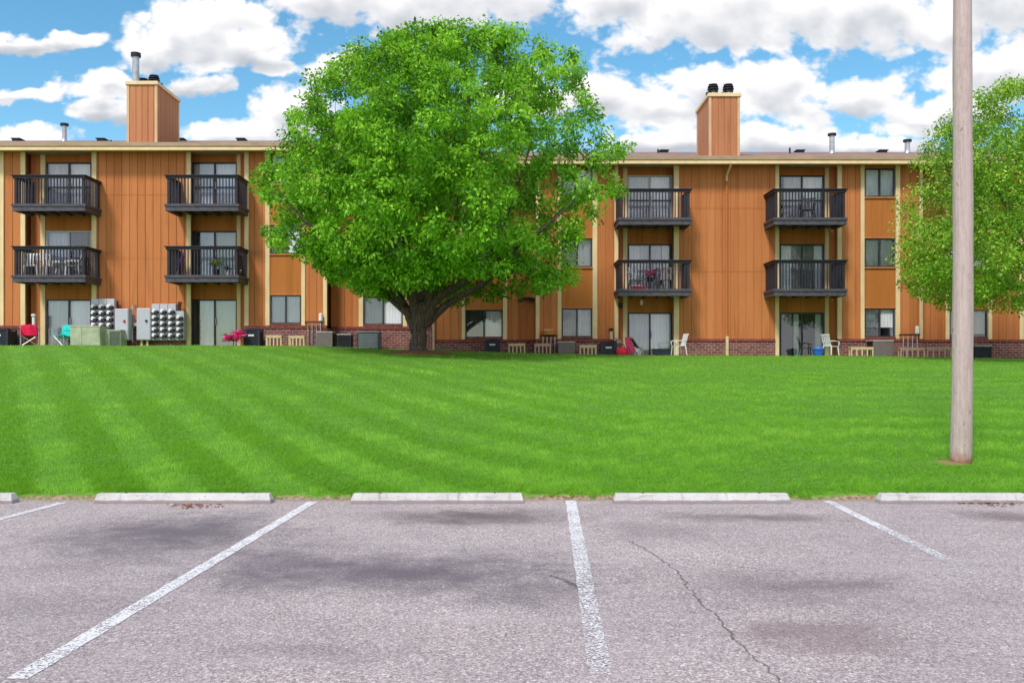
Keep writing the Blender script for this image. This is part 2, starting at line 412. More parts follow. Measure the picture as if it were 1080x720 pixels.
def lawn_mat():
    m, nt, b, _ = newmat('lawn_soil')
    p = geo_pos(nt); s = N(nt, 'ShaderNodeSeparateXYZ'); nt.links.new(p, s.inputs[0])
    c = ramp(nt, noise(nt, p, 14, 6, .7), [(.3, (.06, .17, .006)), (.7, (.14, .34, .012))])
    e = math_(nt, 'ADD', s.outputs[1], math_(nt, 'MULTIPLY', noise(nt, p, 2.5, 5, .7), .35))
    dirt = ramp(nt, noise(nt, p, 25, 4), [(.35, (.16, .09, .05)), (.65, (.40, .30, .19))])
    c = mix(nt, maprange(nt, e, 10.02, 10.12, 1, 0), c, dirt)
    nt.links.new(c, b.inputs['Base Color']); b.inputs['Roughness'].default_value = .95; bump(nt, b, noise(nt, p, 30, 4), .6, .02); return m
M['lawn'] = lawn_mat()
M['mulch'] = simple('mulch', (.26, .10, .05), .95, var=.5, scale=18)
M['soil'] = simple('dry_soil', (.24, .19, .075), .95, var=.3, scale=18)

# ------------------------------------------------------------------ camera
cam = bpy.data.cameras.new('camera'); co = bpy.data.objects.new('camera', cam); C.objects.link(co)
co.location = (0, 0, CAMZ); co.rotation_euler = (math.pi/2, 0, 0)
cam.sensor_width = 36; cam.lens = 36*F/1080; cam.shift_y = 25/1080; cam.clip_end = 2000; cam.clip_start = .05
S.camera = co

# ------------------------------------------------------------------ ground
def Hgt(x):
    return np.interp(x, [-30, -8, -3, 3.5, 12, 19, 40], [2.16, 2.14, 1.98, 1.80, 1.77, 1.66, 1.55])
Y0, Y1 = 9.80, 33.6
def gz(x, y):
    t = np.clip((np.asarray(y, float)-Y0)/(Y1-Y0), 0, 1)
    return Hgt(x)*(1-(1-t)**1.6) + .012*np.sin(np.asarray(x)*1.3+np.asarray(y)*.9)*np.clip(t*6, 0, 1)
lot = MB(); lot.poly([(-120,-120,0),(120,-120,0),(120,Y0+.15,0),(-120,Y0+.15,0)])
tag(mk('parking_lot', lot, M['asphalt']), kind='structure')
gm = MB(); xs = np.concatenate([np.linspace(-120, -26, 8), np.linspace(-24, 30, 110), np.linspace(34, 120, 8)])
ys = np.concatenate([[Y0, Y0+.1, Y0+.25], np.linspace(Y0+.5, Y1+1, 60), [38, 48, 80, 300, 900]])
for y in ys:
    for x in xs: gm.v.append((float(x), float(y), float(gz(x, y)) + (.02 if y > Y0 else -.03)))
nx = len(xs)
for j in range(len(ys)-1):
    for i in range(nx-1): a = j*nx+i; gm.f.append((a, a+1, a+1+nx, a+nx))
tag(mk('lawn', gm, M['lawn'], smooth=True), kind='structure')

TRX, TRY = PX(441, 28.0), 28.0
PLX, PLY = PX(1013.5, 11.55), 11.55
def blob_patch(name, cx, cy, rx, ry, mat, h=.03, seed=0):
    r = random.Random(seed); mb = MB(); n = 28; rings = 4
    ph = [r.uniform(0, 6.28) for _ in range(4)]
    mb.v.append((cx, cy, float(gz(cx, cy))+.02+h))
    for k in range(1, rings+1):
        for j in range(n):
            t = 2*math.pi*j/n; w = 1+.14*math.sin(3*t+ph[0])+.1*math.sin(5*t+ph[1])+.06*math.sin(9*t+ph[2])
            q = k/rings; x = cx+rx*q*w*math.cos(t); y = cy+ry*q*w*math.sin(t)
            mb.v.append((x, y, float(gz(x, y))+.02+h*(1-q**2)+(-.02 if k == rings else .004)))
    for j in range(n): mb.f.append((0, 1+j, 1+(j+1) % n))
    for k in range(rings-1):
        for j in range(n):
            a = 1+k*n+j; b = 1+k*n+(j+1) % n; mb.f.append((a, a+n, b+n, b))
    return mk(name, mb, mat, smooth=True)
tag(blob_patch('mulch_bed', TRX+.1, TRY-.15, 1.05, .7, M['mulch'], .10, 3), kind='structure')
tag(blob_patch('dirt_patch', PLX-.10, PLY-.03, .27, .15, M['soil'], .012, 4), kind='structure')

# painted lines (worn), about 4 mm above the asphalt
def paint_line(p0, p1, w, wear):
    me = bpy.data.meshes.new('parking_line'); d = Vector((p1[0]-p0[0], p1[1]-p0[1])); L = d.length; d.normalize(); n = Vector((-d.y, d.x))
    k = 40; v = []; f = []; at = []
    for i in range(k+1):
        c = Vector(p0) + d*(L*i/k); jw = w*(1+.06*math.sin(i*1.7)+.04*math.sin(i*3.1))
        for s_ in (-.5, .5):
            q = c+n*jw*s_; v.append((q.x, q.y, .004)); at.append(wear(i/k))
    for i in range(k): f.append((2*i, 2*i+1, 2*i+3, 2*i+2))
    me.from_pydata(v, [], f); me.materials.append(M['paint'])
    a = me.attributes.new('wear', 'FLOAT', 'POINT'); a.data.foreach_set('value', at)
    o = bpy.data.objects.new('parking_line', me); C.objects.link(o); return tag(o, kind='structure')
paint_line(G(66, 530), G(-60, 563), .10, lambda t: .05)
paint_line(G(330, 529), G(18, 716), .105, lambda t: .0+.10*t)
paint_line(G(602, 528), G(634, 712), .11, lambda t: .0+.36*t**1.3)
paint_line(G(872, 528), G(1060, 620), .10, lambda t: .08+.85*max(0, t-.45))

# ------------------------------------------------------------------ grass blades
def blades(n, seed):
    r = np.random.default_rng(seed)
    # spread over the lawn, denser close by where single blades can be seen
    px = r.uniform(-60, 1140, n); py = r.uniform(372, 529, n)**1.0
    yy = np.linspace(Y0+.02, 34.6, 4000); prj = CY-(gz(np.zeros_like(yy), yy)-CAMZ)*F/yy
    o = np.argsort(prj); y = np.interp(py, prj[o], yy[o]) + r.normal(0, .03, n)
    # extra strip along the asphalt edge, ragged
    x = (px-CX)*y/F
    edge = Y0+.11+.05*np.sin(x*27)+.05*np.sin(x*1.3+2)+.03*np.sin(x*61)*np.sin(x*7)+.07*np.sin(x*2.1)+.06*np.sin(x*5.3+1)+.04*np.sin(x*13)
    keep = (y > edge-.03) & (y < 34.55)
    keep &= ((x-TRX-.1)/.9)**2+((y-TRY+.15)/.6)**2 > r.uniform(.7, 1.1, n)
    keep &= ((x-PLX+.14)/.36)**2+((y-PLY+.03)/.17)**2 > r.uniform(.05, 1.1, n)
    x, y = x[keep], y[keep]; n = len(x)
    z = gz(x, y)+.015
    # mown stripes: alternate passes lie over in opposite directions, the passes bend round the right of the lawn
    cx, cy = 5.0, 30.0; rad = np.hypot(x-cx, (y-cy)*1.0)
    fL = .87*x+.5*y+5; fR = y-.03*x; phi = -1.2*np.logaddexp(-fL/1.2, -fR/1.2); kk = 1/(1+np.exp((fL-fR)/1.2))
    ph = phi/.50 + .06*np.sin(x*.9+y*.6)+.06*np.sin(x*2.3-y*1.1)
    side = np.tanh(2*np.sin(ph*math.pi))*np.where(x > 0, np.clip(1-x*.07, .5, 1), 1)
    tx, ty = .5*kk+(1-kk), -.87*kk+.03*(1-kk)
    # patchiness
    def fb(x, y, s, seed):
        q = np.random.default_rng(seed); v = 0
        for k in range(7):
            a = q.uniform(0, 6.28); fr = s*q.uniform(.6, 1.8); v = v+np.sin((x*np.cos(a)+y*np.sin(a))*fr+q.uniform(0, 6.28))
        return v/7
    pat = .9*fb(x, y, 2.2, 5)+1.0*fb(x, y, 8, 6)+.5*fb(x, y, .7, 8)+.7*fb(x, y, 19, 9)
    h = (.030+.018*r.random(n))*(1+.5*np.clip(pat, -1, 1)); w = np.maximum(.0045, y*.00042)*(.8+.5*r.random(n))
    h = h*np.where(y < edge[keep]+.25, 1.5, 1.0)
    a = r.uniform(0, 2*math.pi, n)
    lx = side*tx*.9+r.normal(0, .4, n); ly = side*ty*.9+r.normal(0, .4, n)
    V = np.empty((n, 3, 3)); dx, dy = np.cos(a)*w/2, np.sin(a)*w/2
    V[:,0] = np.stack([x-dx, y-dy, z], 1); V[:,1] = np.stack([x+dx, y+dy, z], 1); V[:,2] = np.stack([x+lx*h, y+ly*h, z+h], 1)
    tone = np.clip(.49+.33*pat+r.normal(0, .22, n)+.12*side*np.clip((y-11)/5, 0, 1)+np.where(y < edge[keep]+.15, .1, 0), 0, 1)  # sheen of the mown stripes is also painted into the blade tone
    dead = r.random(n) < .02+.10*np.clip(fb(x, y, 3.1, 31)-.25, 0, 1); tone[dead] = 1
    tone[~dead] = np.minimum(tone[~dead], .92)
    me = bpy.data.meshes.new('grass'); me.vertices.add(n*3); me.vertices.foreach_set('co', V.reshape(-1))
    me.loops.add(n*3); me.loops.foreach_set('vertex_index', np.arange(n*3, dtype=np.int32))
    me.polygons.add(n); me.polygons.foreach_set('loop_start', np.arange(0, n*3, 3, dtype=np.int32))
    me.update(calc_edges=True)
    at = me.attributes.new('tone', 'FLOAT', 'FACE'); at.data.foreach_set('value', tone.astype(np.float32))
    me.materials.append(M['grassblade'])
    o = bpy.data.objects.new('grass', me); C.objects.link(o); return o
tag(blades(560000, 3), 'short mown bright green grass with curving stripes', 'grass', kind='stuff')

# ------------------------------------------------------------------ wheel stops
def wheel_stop(px0, px1, label):
    yf = 9.53; x0, x1 = PX(px0, yf), PX(px1, yf); L = x1-x0; t = ((x0+x1)/2, yf+.075)
    mb = MB(); h = .102
    prof = [(-.075, 0), (-.075, .034), (-.05, h-.004), (-.035, h), (.035, h), (.045, h-.004), (.075, .028), (.075, 0)]
    n = 12; b0 = []
    for i in range(n+1):
        s_ = -L/2+L*i/n; tr = 0
        for (a, z) in prof:
            e = .03*(z/h) if i in (0, n) else 0
            mb.v.append((s_+(e if i == 0 else -e), a, z))
    k = len(prof)
    for i in range(n):
        for j in range(k):
            a = i*k+j; b = i*k+(j+1) % k; mb.f.append((a, b, b+k, a+k))
    mb.f.append(tuple(range(k))); mb.f.append(tuple(n*k+j for j in range(k)))
    o = mk('wheel_stop', mb, M['stop'], loc=(t[0], t[1], 0.0), bevel=.004)
    tag(o, label, 'wheel stop', 'concrete wheel stops along the lawn edge')
    o.rotation_euler.z = math.radians(((px0*7) % 11-5)*.12)
    for dx in (-L*.33, L*.33):
        p = MB(); p.lathe([(.013, 0), (.013, .006), (.008, .009)], (dx, 0, h-.001), 8); mk('steel_pin', p, M['darkred'], o)
    return o
wheel_stop(-172, 13, 'white concrete wheel stop cut off by the left edge of the picture')
wheel_stop(98, 286, 'white concrete wheel stop left of the long diagonal parking line')
wheel_stop(369, 553, 'white concrete wheel stop below the big round tree')
wheel_stop(647, 835, 'white concrete wheel stop between the middle and right parking lines')
wheel_stop(928, 1115, 'white concrete wheel stop below the wooden utility pole')
# a scatter of brown leaves caught by the stops
def litter(px, py, n, seed):
    r = random.Random(seed); mb = MB()
    for _ in range(n):
        x, y = G(px+r.gauss(0, 14), py+abs(r.gauss(0, 2.2))); y = min(y, 9.52); a = r.uniform(0, 6.28); l = r.uniform(.012, .03); q = r.uniform(.2, .6)
        mb.poly([(x-l*math.cos(a), y-l*math.sin(a), .006), (x+l*q*math.sin(a), y-l*q*math.cos(a), .012), (x+l*math.cos(a), y+l*math.sin(a), .008), (x-l*q*math.sin(a), y+l*q*math.cos(a), .016)])
    return mk('leaf_litter', mb, M['mulch'])
tag(litter(205, 532, 90, 1), 'brown dead leaves heaped against the front of a wheel stop', 'leaf litter', kind='stuff')
tag(litter(1045, 530, 60, 2), 'few brown scraps at the foot of the right wheel stop', 'leaf litter', kind='stuff')

# ------------------------------------------------------------------ utility pole
mb = MB(); zb = float(gz(PLX, PLY)); r = random.Random(5); pts = []; rad = []
for i in range(37):
    z = i*.25; pts.append((.015*math.sin(z*.8)+z*.0052, .01*math.cos(z*.6), z-.15)); rad.append(.130-.0032*z+.002*math.sin(z*4))
mb.tube(pts, rad, 20)
po = mk('utility_pole', mb, M['pole'], loc=(PLX, PLY, zb), smooth=True)
tag(po, 'weathered bare wooden utility pole standing in the lawn on the right', 'pole')

# ------------------------------------------------------------------ apartment building
YW = 35.0; OFF = .51
B = empty('apartment_building', (0, YW, 1.7), 'long three-storey orange sided apartment block with dark balconies, cream trim and two chimneys', 'building')
BO = Vector((0, YW, 1.7))
def bmk(name, mb, mat, parent=None, **k):
    mb.v = [(a-BO.x, b-BO.y, c-BO.z) for a, b, c in mb.v]
    return mk(name, mb, mat, parent or B, **k)
ZT = 9.13
XSTEP = PX(456, 35.9)
def dz(left): return OFF if left else 0.0
def siding(px0, px1, pl, left, zb=None, thick=1.9, name='siding', mat='siding', xr=None):
    x0, x1 = (PX(px0, pl), PX(px1, pl)) if xr is None else xr
    z0 = (2.46+dz(left)) if zb is None else zb; z1 = ZT+dz(left)
    mb = MB(); mb.box(x0, x1, pl+.022, pl+thick, z0, z1)
    # boards with real grooves between them
    bw = .30; k = math.floor(x0/bw)
    while k*bw < x1:
        a = max(x0, k*bw+.011); b = min(x1, (k+1)*bw-.011)
        if b-a > .02: mb.box(a, b, pl, pl+.0215, z0, z1)
        k += 1
    bmk(name, mb, M[mat])
    return x0, x1
def seams(x0, x1, pl, zs):
    mb = MB()
    for z in zs: mb.box(x0, x1, pl-.010, pl-.001, z, z+.022)
    bmk('seam_strip', mb, M['siding'])
def brick(x0, x1, pl, left):
    z1 = 2.46+dz(left)
    mb = MB(); mb.box(x0, x1, pl-.06, pl+1.2, .9, z1-.10); bmk('brick_base', mb, M['brick'])
    mb = MB(); x = x0
    while x < x1-.02:
        e = min(x+.085, x1); mb.box(x, e-.006, pl-.095, pl+.02, z1-.098, z1-.002-.004*((int(x*50)) % 2)); x += .085
    bmk('brick_ledge', mb, M['ledge'])
def trim(px0, px1, pl, left, ground=False):
    z0 = (2.46+dz(left)) if not ground else 1.3
    mb = MB(); mb.box(PX(px0, pl), PX(px1, pl), pl-.04, pl+.03, z0, ZT+dz(left)-.004); bmk('trim_board', mb, M['trim'], bevel=.006)
def curtain_mb(x0, x1, y, z0, z1, amp=.022, wl=.11):
    mb = MB(); n = max(6, int((x1-x0)/.018)); b = 0
    for i in range(n+1):
        x = x0+(x1-x0)*i/n; yy = y+amp*math.sin(2*math.pi*(x-x0)/wl)+amp*.4*math.sin(9*x)
        mb.v += [(x, yy, z0), (x, yy, z1)]
    for i in range(n): mb.f.append((2*i, 2*i+2, 2*i+3, 2*i+1))
    return mb
def opening(name, x0, x1, pl, z0, z1, spec, fr='frame', fw=.05, midbar=None):
    """a glazed opening: frame, panes, what hangs behind. spec: list of (fraction from, fraction to, material, full height fraction)"""
    mb = MB(); yf = pl+.01
    mb.box(x0, x0+fw, yf, yf+.09, z0, z1); mb.box(x1-fw, x1, yf, yf+.09, z0, z1)
    mb.box(x0+fw, x1-fw, yf, yf+.09, z1-fw, z1); mb.box(x0+fw, x1-fw, yf, yf+.09, z0, z0+fw)
    fo = bmk(name, mb, M[fr])
    xm = (x0+x1)/2
    s = MB(); s.box(xm-.03, xm+.03, yf+.005, yf+.075, z0+fw, z1-fw); bmk('mullion', s, M[fr], fo)
    if midbar: 
        s = MB(); s.box(x0+fw, xm-.03, yf+.02, yf+.05, midbar, midbar+.06); s.box(xm+.03, x1-fw, yf+.02, yf+.05, midbar, midbar+.06); bmk('security_bar', s, M['frame'], fo)
    for a, b, yo in ((x0+fw, xm-.03, .03), (xm+.03, x1-fw, .045)):
        g = MB(); g.poly([(a, yf+yo, z0+fw), (b, yf+yo, z0+fw), (b, yf+yo, z1-fw), (a, yf+yo, z1-fw)]); bmk('pane', g, M['glass'], fo)
    for a, b, mt, lo in spec:
        w = x1-x0-2*fw
        c = curtain_mb(x0+fw+w*a, x0+fw+w*b, yf+.12, z0+fw+(z1-z0)*lo, z1-fw+.0, .008 if mt != 'screen' else .002, .11)
        bmk('curtain' if mt != 'screen' else 'insect_screen', c, M[mt], fo)
    # reveals inside, so that the opening has depth
    s = MB(); s.box(x0-.04, x0, yf+.02, pl+1.2, z0-.04, z1+.04); s.box(x1, x1+.04, yf+.02, pl+1.2, z0-.04, z1+.04)
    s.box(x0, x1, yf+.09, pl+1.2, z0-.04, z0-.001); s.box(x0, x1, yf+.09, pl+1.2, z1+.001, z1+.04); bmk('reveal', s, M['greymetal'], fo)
    return fo
WZ = [2.53, 5.22, 7.91]; WH = 1.10
rw = random.Random(3)
def window_bay(px0, px1, pl, left, specs):
    x0, x1 = PX(px0, pl), PX(px1, pl); d = dz(left)
    for i in range(3):
        opening('window', x0+.02, x1-.02, pl, WZ[i]+d, WZ[i]+WH+d, specs[i], 'frame' if i < 3 else 'alu', .045)
        s = MB(); s.box(x0, x1, pl-.05, pl+.01, WZ[i]+d-.055, WZ[i]+d-.002); bmk('window_sill', s, M['siding'] if i else M['ledge'])
    for a, b in ((WZ[0]+WH, WZ[1]-.055), (WZ[1]+WH, WZ[2]-.055)):
        s = MB(); s.box(x0, x1, pl+.004, pl+.6, a+d+.002, b+d-.002); bmk('spandrel_panel', s, M['panel'])
        s = MB(); s.box(x0, x1, pl-.012, pl+.003, a+d+.004, a+d+.05); bmk('trim_board', s, M['siding'])
    s = MB(); s.box(x0, x1, pl+.004, pl+.6, WZ[2]+WH+d+.002, ZT+d); bmk('spandrel_panel', s, M['panel'])
DT = [3.50, 6.165, 8.84]; DB = [1.62, 4.25, 6.90]
def door_bay(px0, px1, left, specs, frames, x_lo, x_hi, bar=False):
    pl = 35.45; d = dz(left); x0, x1 = PX(px0, pl), PX(px1, pl)
    for i in range(3):
        o = opening('patio_door', x0, x1, pl, DB[i]+d, DT[i]+d, specs[i], frames[i], .055, midbar=(DB[2]+d+.93) if (i == 2) else None)
        h = MB(); h.box((x0+x1)/2+.04, (x0+x1)/2+.065, pl-.03, pl+.01, DB[i]+d+.9, DB[i]+d+1.15); bmk('handle', h, M['alu'], o)
    tops = [DB[1]+d-.1, DB[2]+d-.1, ZT+d]
    for i in range(3):
        s = MB(); s.box(x0-.02, x1+.02, pl+.006, pl+.7, DT[i]+d+.002, tops[i]+(.1 if i < 2 else 0)-.002); bmk('header_panel', s, M['panel'])
    # wall in the recess on either side of the door
    for a, b in ((x_lo, x0-.02), (x1+.02, x_hi)):
        if b-a > .03: siding(0, 0, pl, left, zb=1.3, thick=1.4, xr=(a, b))
CW, SC, GD, DD = 'curtain', 'screen', 'greydrape', 'darkdrape'
def wspec(k):
    return {0: [(0, .48, SC, 0), (.52, 1, CW, 0)], 1: [(0, .48, GD, 0), (.52, 1, CW, 0)], 2: [(0, .48, GD, .3), (.52, 1, CW, .3)],
            3: [(0, .48, SC, 0), (.52, 1, GD, 0)], 4: [(.0, .48, DD, 0), (.55, 1, CW, 0)], 5: [(0, 1, CW, .1)]}[k]

# --- left (higher) half
siding(-70, -42, 35, True); trim(-42, -37, 35, True); window_bay(-37, 0, 35, True, [wspec(1)]*3); trim(0, 4.3, 35, True)
siding(4.3, 22, 35, True); trim(22, 27, 35, True)
trim(43, 48, 35.45, True, True)
door_bay(48.5, 96.5, True, [[(0, .46, GD, 0), (.50, 1, CW, 0)], [(0, .5, GD, 0), (.5, .9, DD, 0)], [(0, .48, GD, 0), (.52, 1, CW, 0)]],
         ['frame', 'alu', 'frame'], PX(26, 35), PX(99, 35))
trim(97, 102, 35, True, True)
siding(101.5, 197.5, 35, True); trim(197, 201.5, 35, True, True)
door_bay(202.5, 250, True, [[(.12, .48, GD, 0), (.5, 1, 'greendrape', 0)], [(.15, .48, GD, 0), (.52, 1, 'greendrape', 0)], [(.0, .48, GD, 0), (.52, 1, CW, 0)]],
         ['frame', 'frame', 'frame'], PX(200, 35), PX(260, 35))
trim(250, 254, 35.45, True, True); trim(258, 262.5, 35, True)
siding(260, 280, 35, True); trim(280, 284.5, 35, True); window_bay(284.5, 318, 35, True, [wspec(1), wspec(4), wspec(1)])
trim(318, 322, 35, True); siding(322, 341, 35, True); trim(341, 345, 35, True)
siding(0, 0, 35.9, True, xr=(PX(344, 35), PX(378.5, 35.9)), thick=1.0); trim(378.5, 383, 35.9, True)
window_bay(383, 425, 35.9, True, [wspec(1), wspec(1), wspec(1)]); trim(425, 429.5, 35.9, True)
siding(0, 0, 35.9, True, xr=(PX(429.5, 35.9), XSTEP), thick=1.0)
# --- right (lower) half
siding(0, 0, 35.9, False, xr=(XSTEP, PX(487, 35.9)), thick=1.0, mat='siding'); trim(487, 490.5, 35.9, False)
window_bay(490.5, 530.5, 35.9, False, [wspec(4), wspec(1), wspec(1)]); trim(530.5, 535, 35.9, False)
siding(0, 0, 35.9, False, xr=(PX(535, 35.9), PX(566, 35)), thick=1.0)
trim(565, 569, 35, False); siding(567, 588, 35, False); trim(588, 592, 35, False)
window_bay(592, 625, 35, False, [wspec(3), wspec(4), wspec(1)]); trim(625, 630, 35, False)
siding(630, 648.5, 35, False); trim(648, 652, 35, False)
trim(657, 661.5, 35.45, False, True)
door_bay(662, 709, False, [[(.02, .5, GD, 0), (.5, 1, CW, 0)], [(.02, .25, CW, 0), (.25, .78, GD, 0), (.8, .98, CW, 0)], [(0, .48, GD, 0), (.5, 1, CW, 0)]],
         ['frame', 'frame', 'alu'], PX(650, 35), PX(713, 35))
trim(710.5, 716, 35, False, True)
siding(715, 817.8, 35, False); trim(817.5, 821.5, 35, False, True)
door_bay(822.5, 869.5, False, [[(.04, .28, 'darkdrape', 0), (.32, .44, 'greendrape', 0), (.84, .97, 'greendrape', 0)], [(.02, .26, CW, 0), (.26, .78, SC, 0), (.8, 1, CW, 0)], [(.08, .5, GD, 0), (.5, 1, CW, 0)]],
         ['frame', 'frame', 'frame'], PX(819, 35), PX(885, 35))
trim(870, 874, 35.45, False, True); trim(883, 887.5, 35, False)
siding(885, 907.5, 35, False); trim(907.5, 911.5, 35, False)
window_bay(911.5, 944.5, 35, False, [wspec(2), [(0, .48, CW, 0), (.52, 1, CW, 0)], [(0, .48, CW, 0), (.52, 1, CW, 0)]]); trim(944.5, 949, 35, False)
siding(949, 969.5, 35, False); trim(969.5, 973, 35, False)
siding(0, 0, 35.9, False, xr=(PX(971, 35), PX(997, 35.9)), thick=1.0); trim(997, 1001, 35.9, False)
window_bay(1001, 1042, 35.9, False, [wspec(5), wspec(1), wspec(1)]); trim(1042, 1046, 35.9, False)
siding(1046, 1075, 35.9, False, thick=1.0); trim(1075, 1079.5, 35.9, False)
window_bay(1079.5, 1120, 35.9, False, [wspec(1)]*3); trim(1120, 1124, 35.9, False); siding(1124, 1180, 35.9, False, thick=1.0)
# horizontal seams of the siding sheets on the two wide walls
for (a, b, l) in ((102, 197, True), (716, 817, False)):
    seams(PX(a, 35)+.05, PX(b, 35)-.05, 35, [5.05+dz(l), 7.48+dz(l)])
# bricks along the base (not in front of the doors)
for a, b, l in ((PX(-70, 35), PX(26.5, 35), True), (PX(101.5, 35)+.01, PX(197, 35)-.01, True), (PX(258, 35), PX(345, 35), True)): brick(a, b, 35, l)
brick(PX(345, 35)+.003, XSTEP-.003, 35.9, True); brick(XSTEP+.003, PX(565, 35)-.003, 35.9, False)
for a, b in ((PX(565, 35), PX(651.5, 35)), (PX(716, 35)+.01, PX(817.5, 35)-.01), (PX(883.5, 35), PX(973, 35))): brick(a, b, 35, False)
brick(PX(973, 35)+.003, PX(1180, 35.9), 35.9, False)
# rear and end walls, floors inside
xl, xr_ = PX(-70, 35), PX(1180, 35.9)
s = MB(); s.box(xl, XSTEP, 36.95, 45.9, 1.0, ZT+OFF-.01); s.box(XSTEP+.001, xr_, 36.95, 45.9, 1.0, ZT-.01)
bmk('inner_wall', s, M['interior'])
s = MB(); s.box(xl-.12, xl-.003, 35, 46, 1.0, ZT+OFF-.01); s.box(xr_+.003, xr_+.12, 35.9, 46, 1.0, ZT-.01); s.box(xl-.12, xr_+.12, 46.01, 46.1, 1.0, ZT-.02); bmk('end_wall', s, M['siding'])
# step wall between the two roofs
s = MB(); s.box(XSTEP-.1, XSTEP+.0, 34.6, 46, ZT-.4, ZT+OFF-.01); bmk('step_wall', s, M['siding'])
def roof(x0, x1, d):
    ze = 9.28+d; yr = 40.6; sl = .27; t = .09
    s = MB(); yf = 34.42; yb = 2*yr-yf; zr = ze+(yr-yf)*sl
    s.prism([(yf, ze-t), (yf, ze), (yr, zr), (yb, ze), (yb, ze-t), (yr, zr-t-.05)], 'x', x0, x1)
    ro = bmk('roof', s, M['shingle'])
    g = MB(); g.prism([(34.34, 9.15+d), (34.31, 9.20+d), (34.31, 9.335+d), (34.33, 9.345+d), (34.415, 9.345+d), (34.415, 9.15+d)], 'x', x0, x1); bmk('gutter', g, M['gutter'], ro)
    g = MB(); g.box(x0, x1, 34.32, 34.50, 9.045+d, 9.147+d); bmk('fascia', g, M['trim'], ro)
    g = MB(); g.box(x0, x1, 34.503, 35.95, ZT+d+.0, ZT+d+.03); bmk('soffit', g, M['gutter'], ro)
    return ro
rl = roof(xl-.4, XSTEP, OFF); rr = roof(XSTEP+.003, xr_+.4, 0)
def roofz(y, d): return 9.28+d+(y-34.42)*.27

# chimneys
def chimney(px0, px1, y, pytop, d, flues, left, ro):
    x0, x1 = PX(px0, y), PX(px1, y); zt = PZ(pytop, y)-.06; z0 = 9.1+d; y1 = y+2.35
    s = MB(); s.box(x0+.02, x1-.02, y+.02, y1-.02, z0, zt)
    k = 0; n = 4; w = (x1-x0-.24)/n
    for i in range(n): s.box(x0+.12+i*w+.012, x0+.12+(i+1)*w-.012, y, y+.019, z0, zt)
    n = 7; w = (2.35-.24)/n
    for i in range(n):
        for (xa, xb) in ((x1-.019, x1), (x0, x0+.019)): s.box(xa, xb, y+.12+i*w+.012, y+.12+(i+1)*w-.012, z0, zt)
    ch = bmk('chimney', s, M['chim'], ro)
    for (a, b, c, e) in ((x0-.012, x0+.085, y-.012, y+.085), (x1-.085, x1+.012, y-.012, y+.085), (x0-.012, x0+.06, y1-.11, y1+.012), (x1-.06, x1+.012, y1-.11, y1+.012)):
        t = MB(); t.box(a, b, c, e, z0, zt-.001); bmk('corner_trim', t, M['chimtrim'], B)
    t = MB(); t.box(x0-.06, x1+.06, y-.06, y1+.06, zt, zt+.13); t.box(x0-.02, x1+.02, y-.02, y1+.02, zt+.131, zt+.15); bmk('chimney_cap', t, M['trim'], B, bevel=.01)
    zc = zt+.15
    for kind, px, yy in flues:
        x = PX(px, yy); f = MB()
        if kind == 'tall':
            f.lathe([(.13, 0), (.13, 1.08), (.15, 1.08), (.15, 1.10)], (x, yy, zc), 16); bmk('flue_pipe', f, M['metal'], B, smooth=False)
            f = MB(); f.lathe([(.12, 1.10), (.19, 1.12), (.19, 1.27), (.05, 1.30)], (x, yy, zc), 16); bmk('flue_cap', f, M['black'], B)
        else:
            f.lathe([(.12, 0), (.12, .2), (.10, .2), (.10, .34)], (x, yy, zc), 14); bmk('flue_pipe', f, M['metal'], B)
            f = MB()
            for zz, rr_ in ((.17, .20), (.26, .225), (.35, .21), (.43, .18)):
                f.lathe([(rr_*.55, zz-.03), (rr_, zz-.01), (rr_, zz+.025), (rr_*.55, zz+.045)], (x, yy, zc), 14)
            f.obox((x-.20, yy-.1, zc+.06), (.16, .16, .12), 0, 0, .3)
            bmk('flue_cap', f, M['black'], B)
    return ch
chimney(134, 165.5, 35.4, 88, OFF, [('tall', 143.3, 35.95), ('cap', 151, 36.6), ('cap', 162.5, 36.2), ('cap', 167, 37.2)], True, rl)
chimney(748, 780, 35.4, 100.5, 0, [('cap', 752, 35.85), ('cap', 768, 35.85)], False, rr)
# roof furniture
def vent(px, pytop, y, w, d, ro, kind):
    x = PX(px, y); zb = roofz(y, d); zt = PZ(pytop, y); f = MB()
    if kind == 'pipe':
        f.lathe([(w/2+.04, 0), (w/2, .1), (w/2, zt-zb-.1), (w/2+.0, zt-zb-.1)], (x, y, zb-.02), 14); o = bmk('vent_pipe', f, M['metal'], ro)
        f = MB(); f.lathe([(w/2+.02, 0), (w/2+.07, .02), (w/2+.07, .11), (w/2-.02, .13)], (x, y, zt-.13), 14); bmk('vent_cap', f, M['black'], B)
    elif kind == 'stub':
        f.lathe([(w/2, 0), (w/2, zt-zb)], (x, y, zb-.02), 10); bmk('vent_pipe', f, M['black'], ro)
    else:
        f.box(x-w/2, x+w/2, y-.2, y+.2, zb-.05, zb+.04); f.box(x-w/2-.04, x+w/2+.04, y-.24, y+.24, zb+.041, zb+.08); bmk('roof_vent', f, M['black'], ro)
vent(68, 130, 39.0, .20, OFF, rl, 'pipe'); vent(877.5, 140.5, 39.0, .22, 0, rr, 'pipe'); vent(957, 147, 39.4, .22, 0, rr, 'pipe')
vent(117, 147.5, 39.0, .08, OFF, rl, 'stub'); vent(833, 155.5, 39.0, .08, 0, rr, 'stub'); vent(694, 157, 39.5, .08, 0, rr, 'stub')
for px, d, ro in ((19, OFF, rl), (108, OFF, rl), (191, OFF, rl), (255, OFF, rl), (843, 0, rr), (700, 0, rr), (930, 0, rr)): vent(px, 150, 40.0, .32, d, ro, 'box')

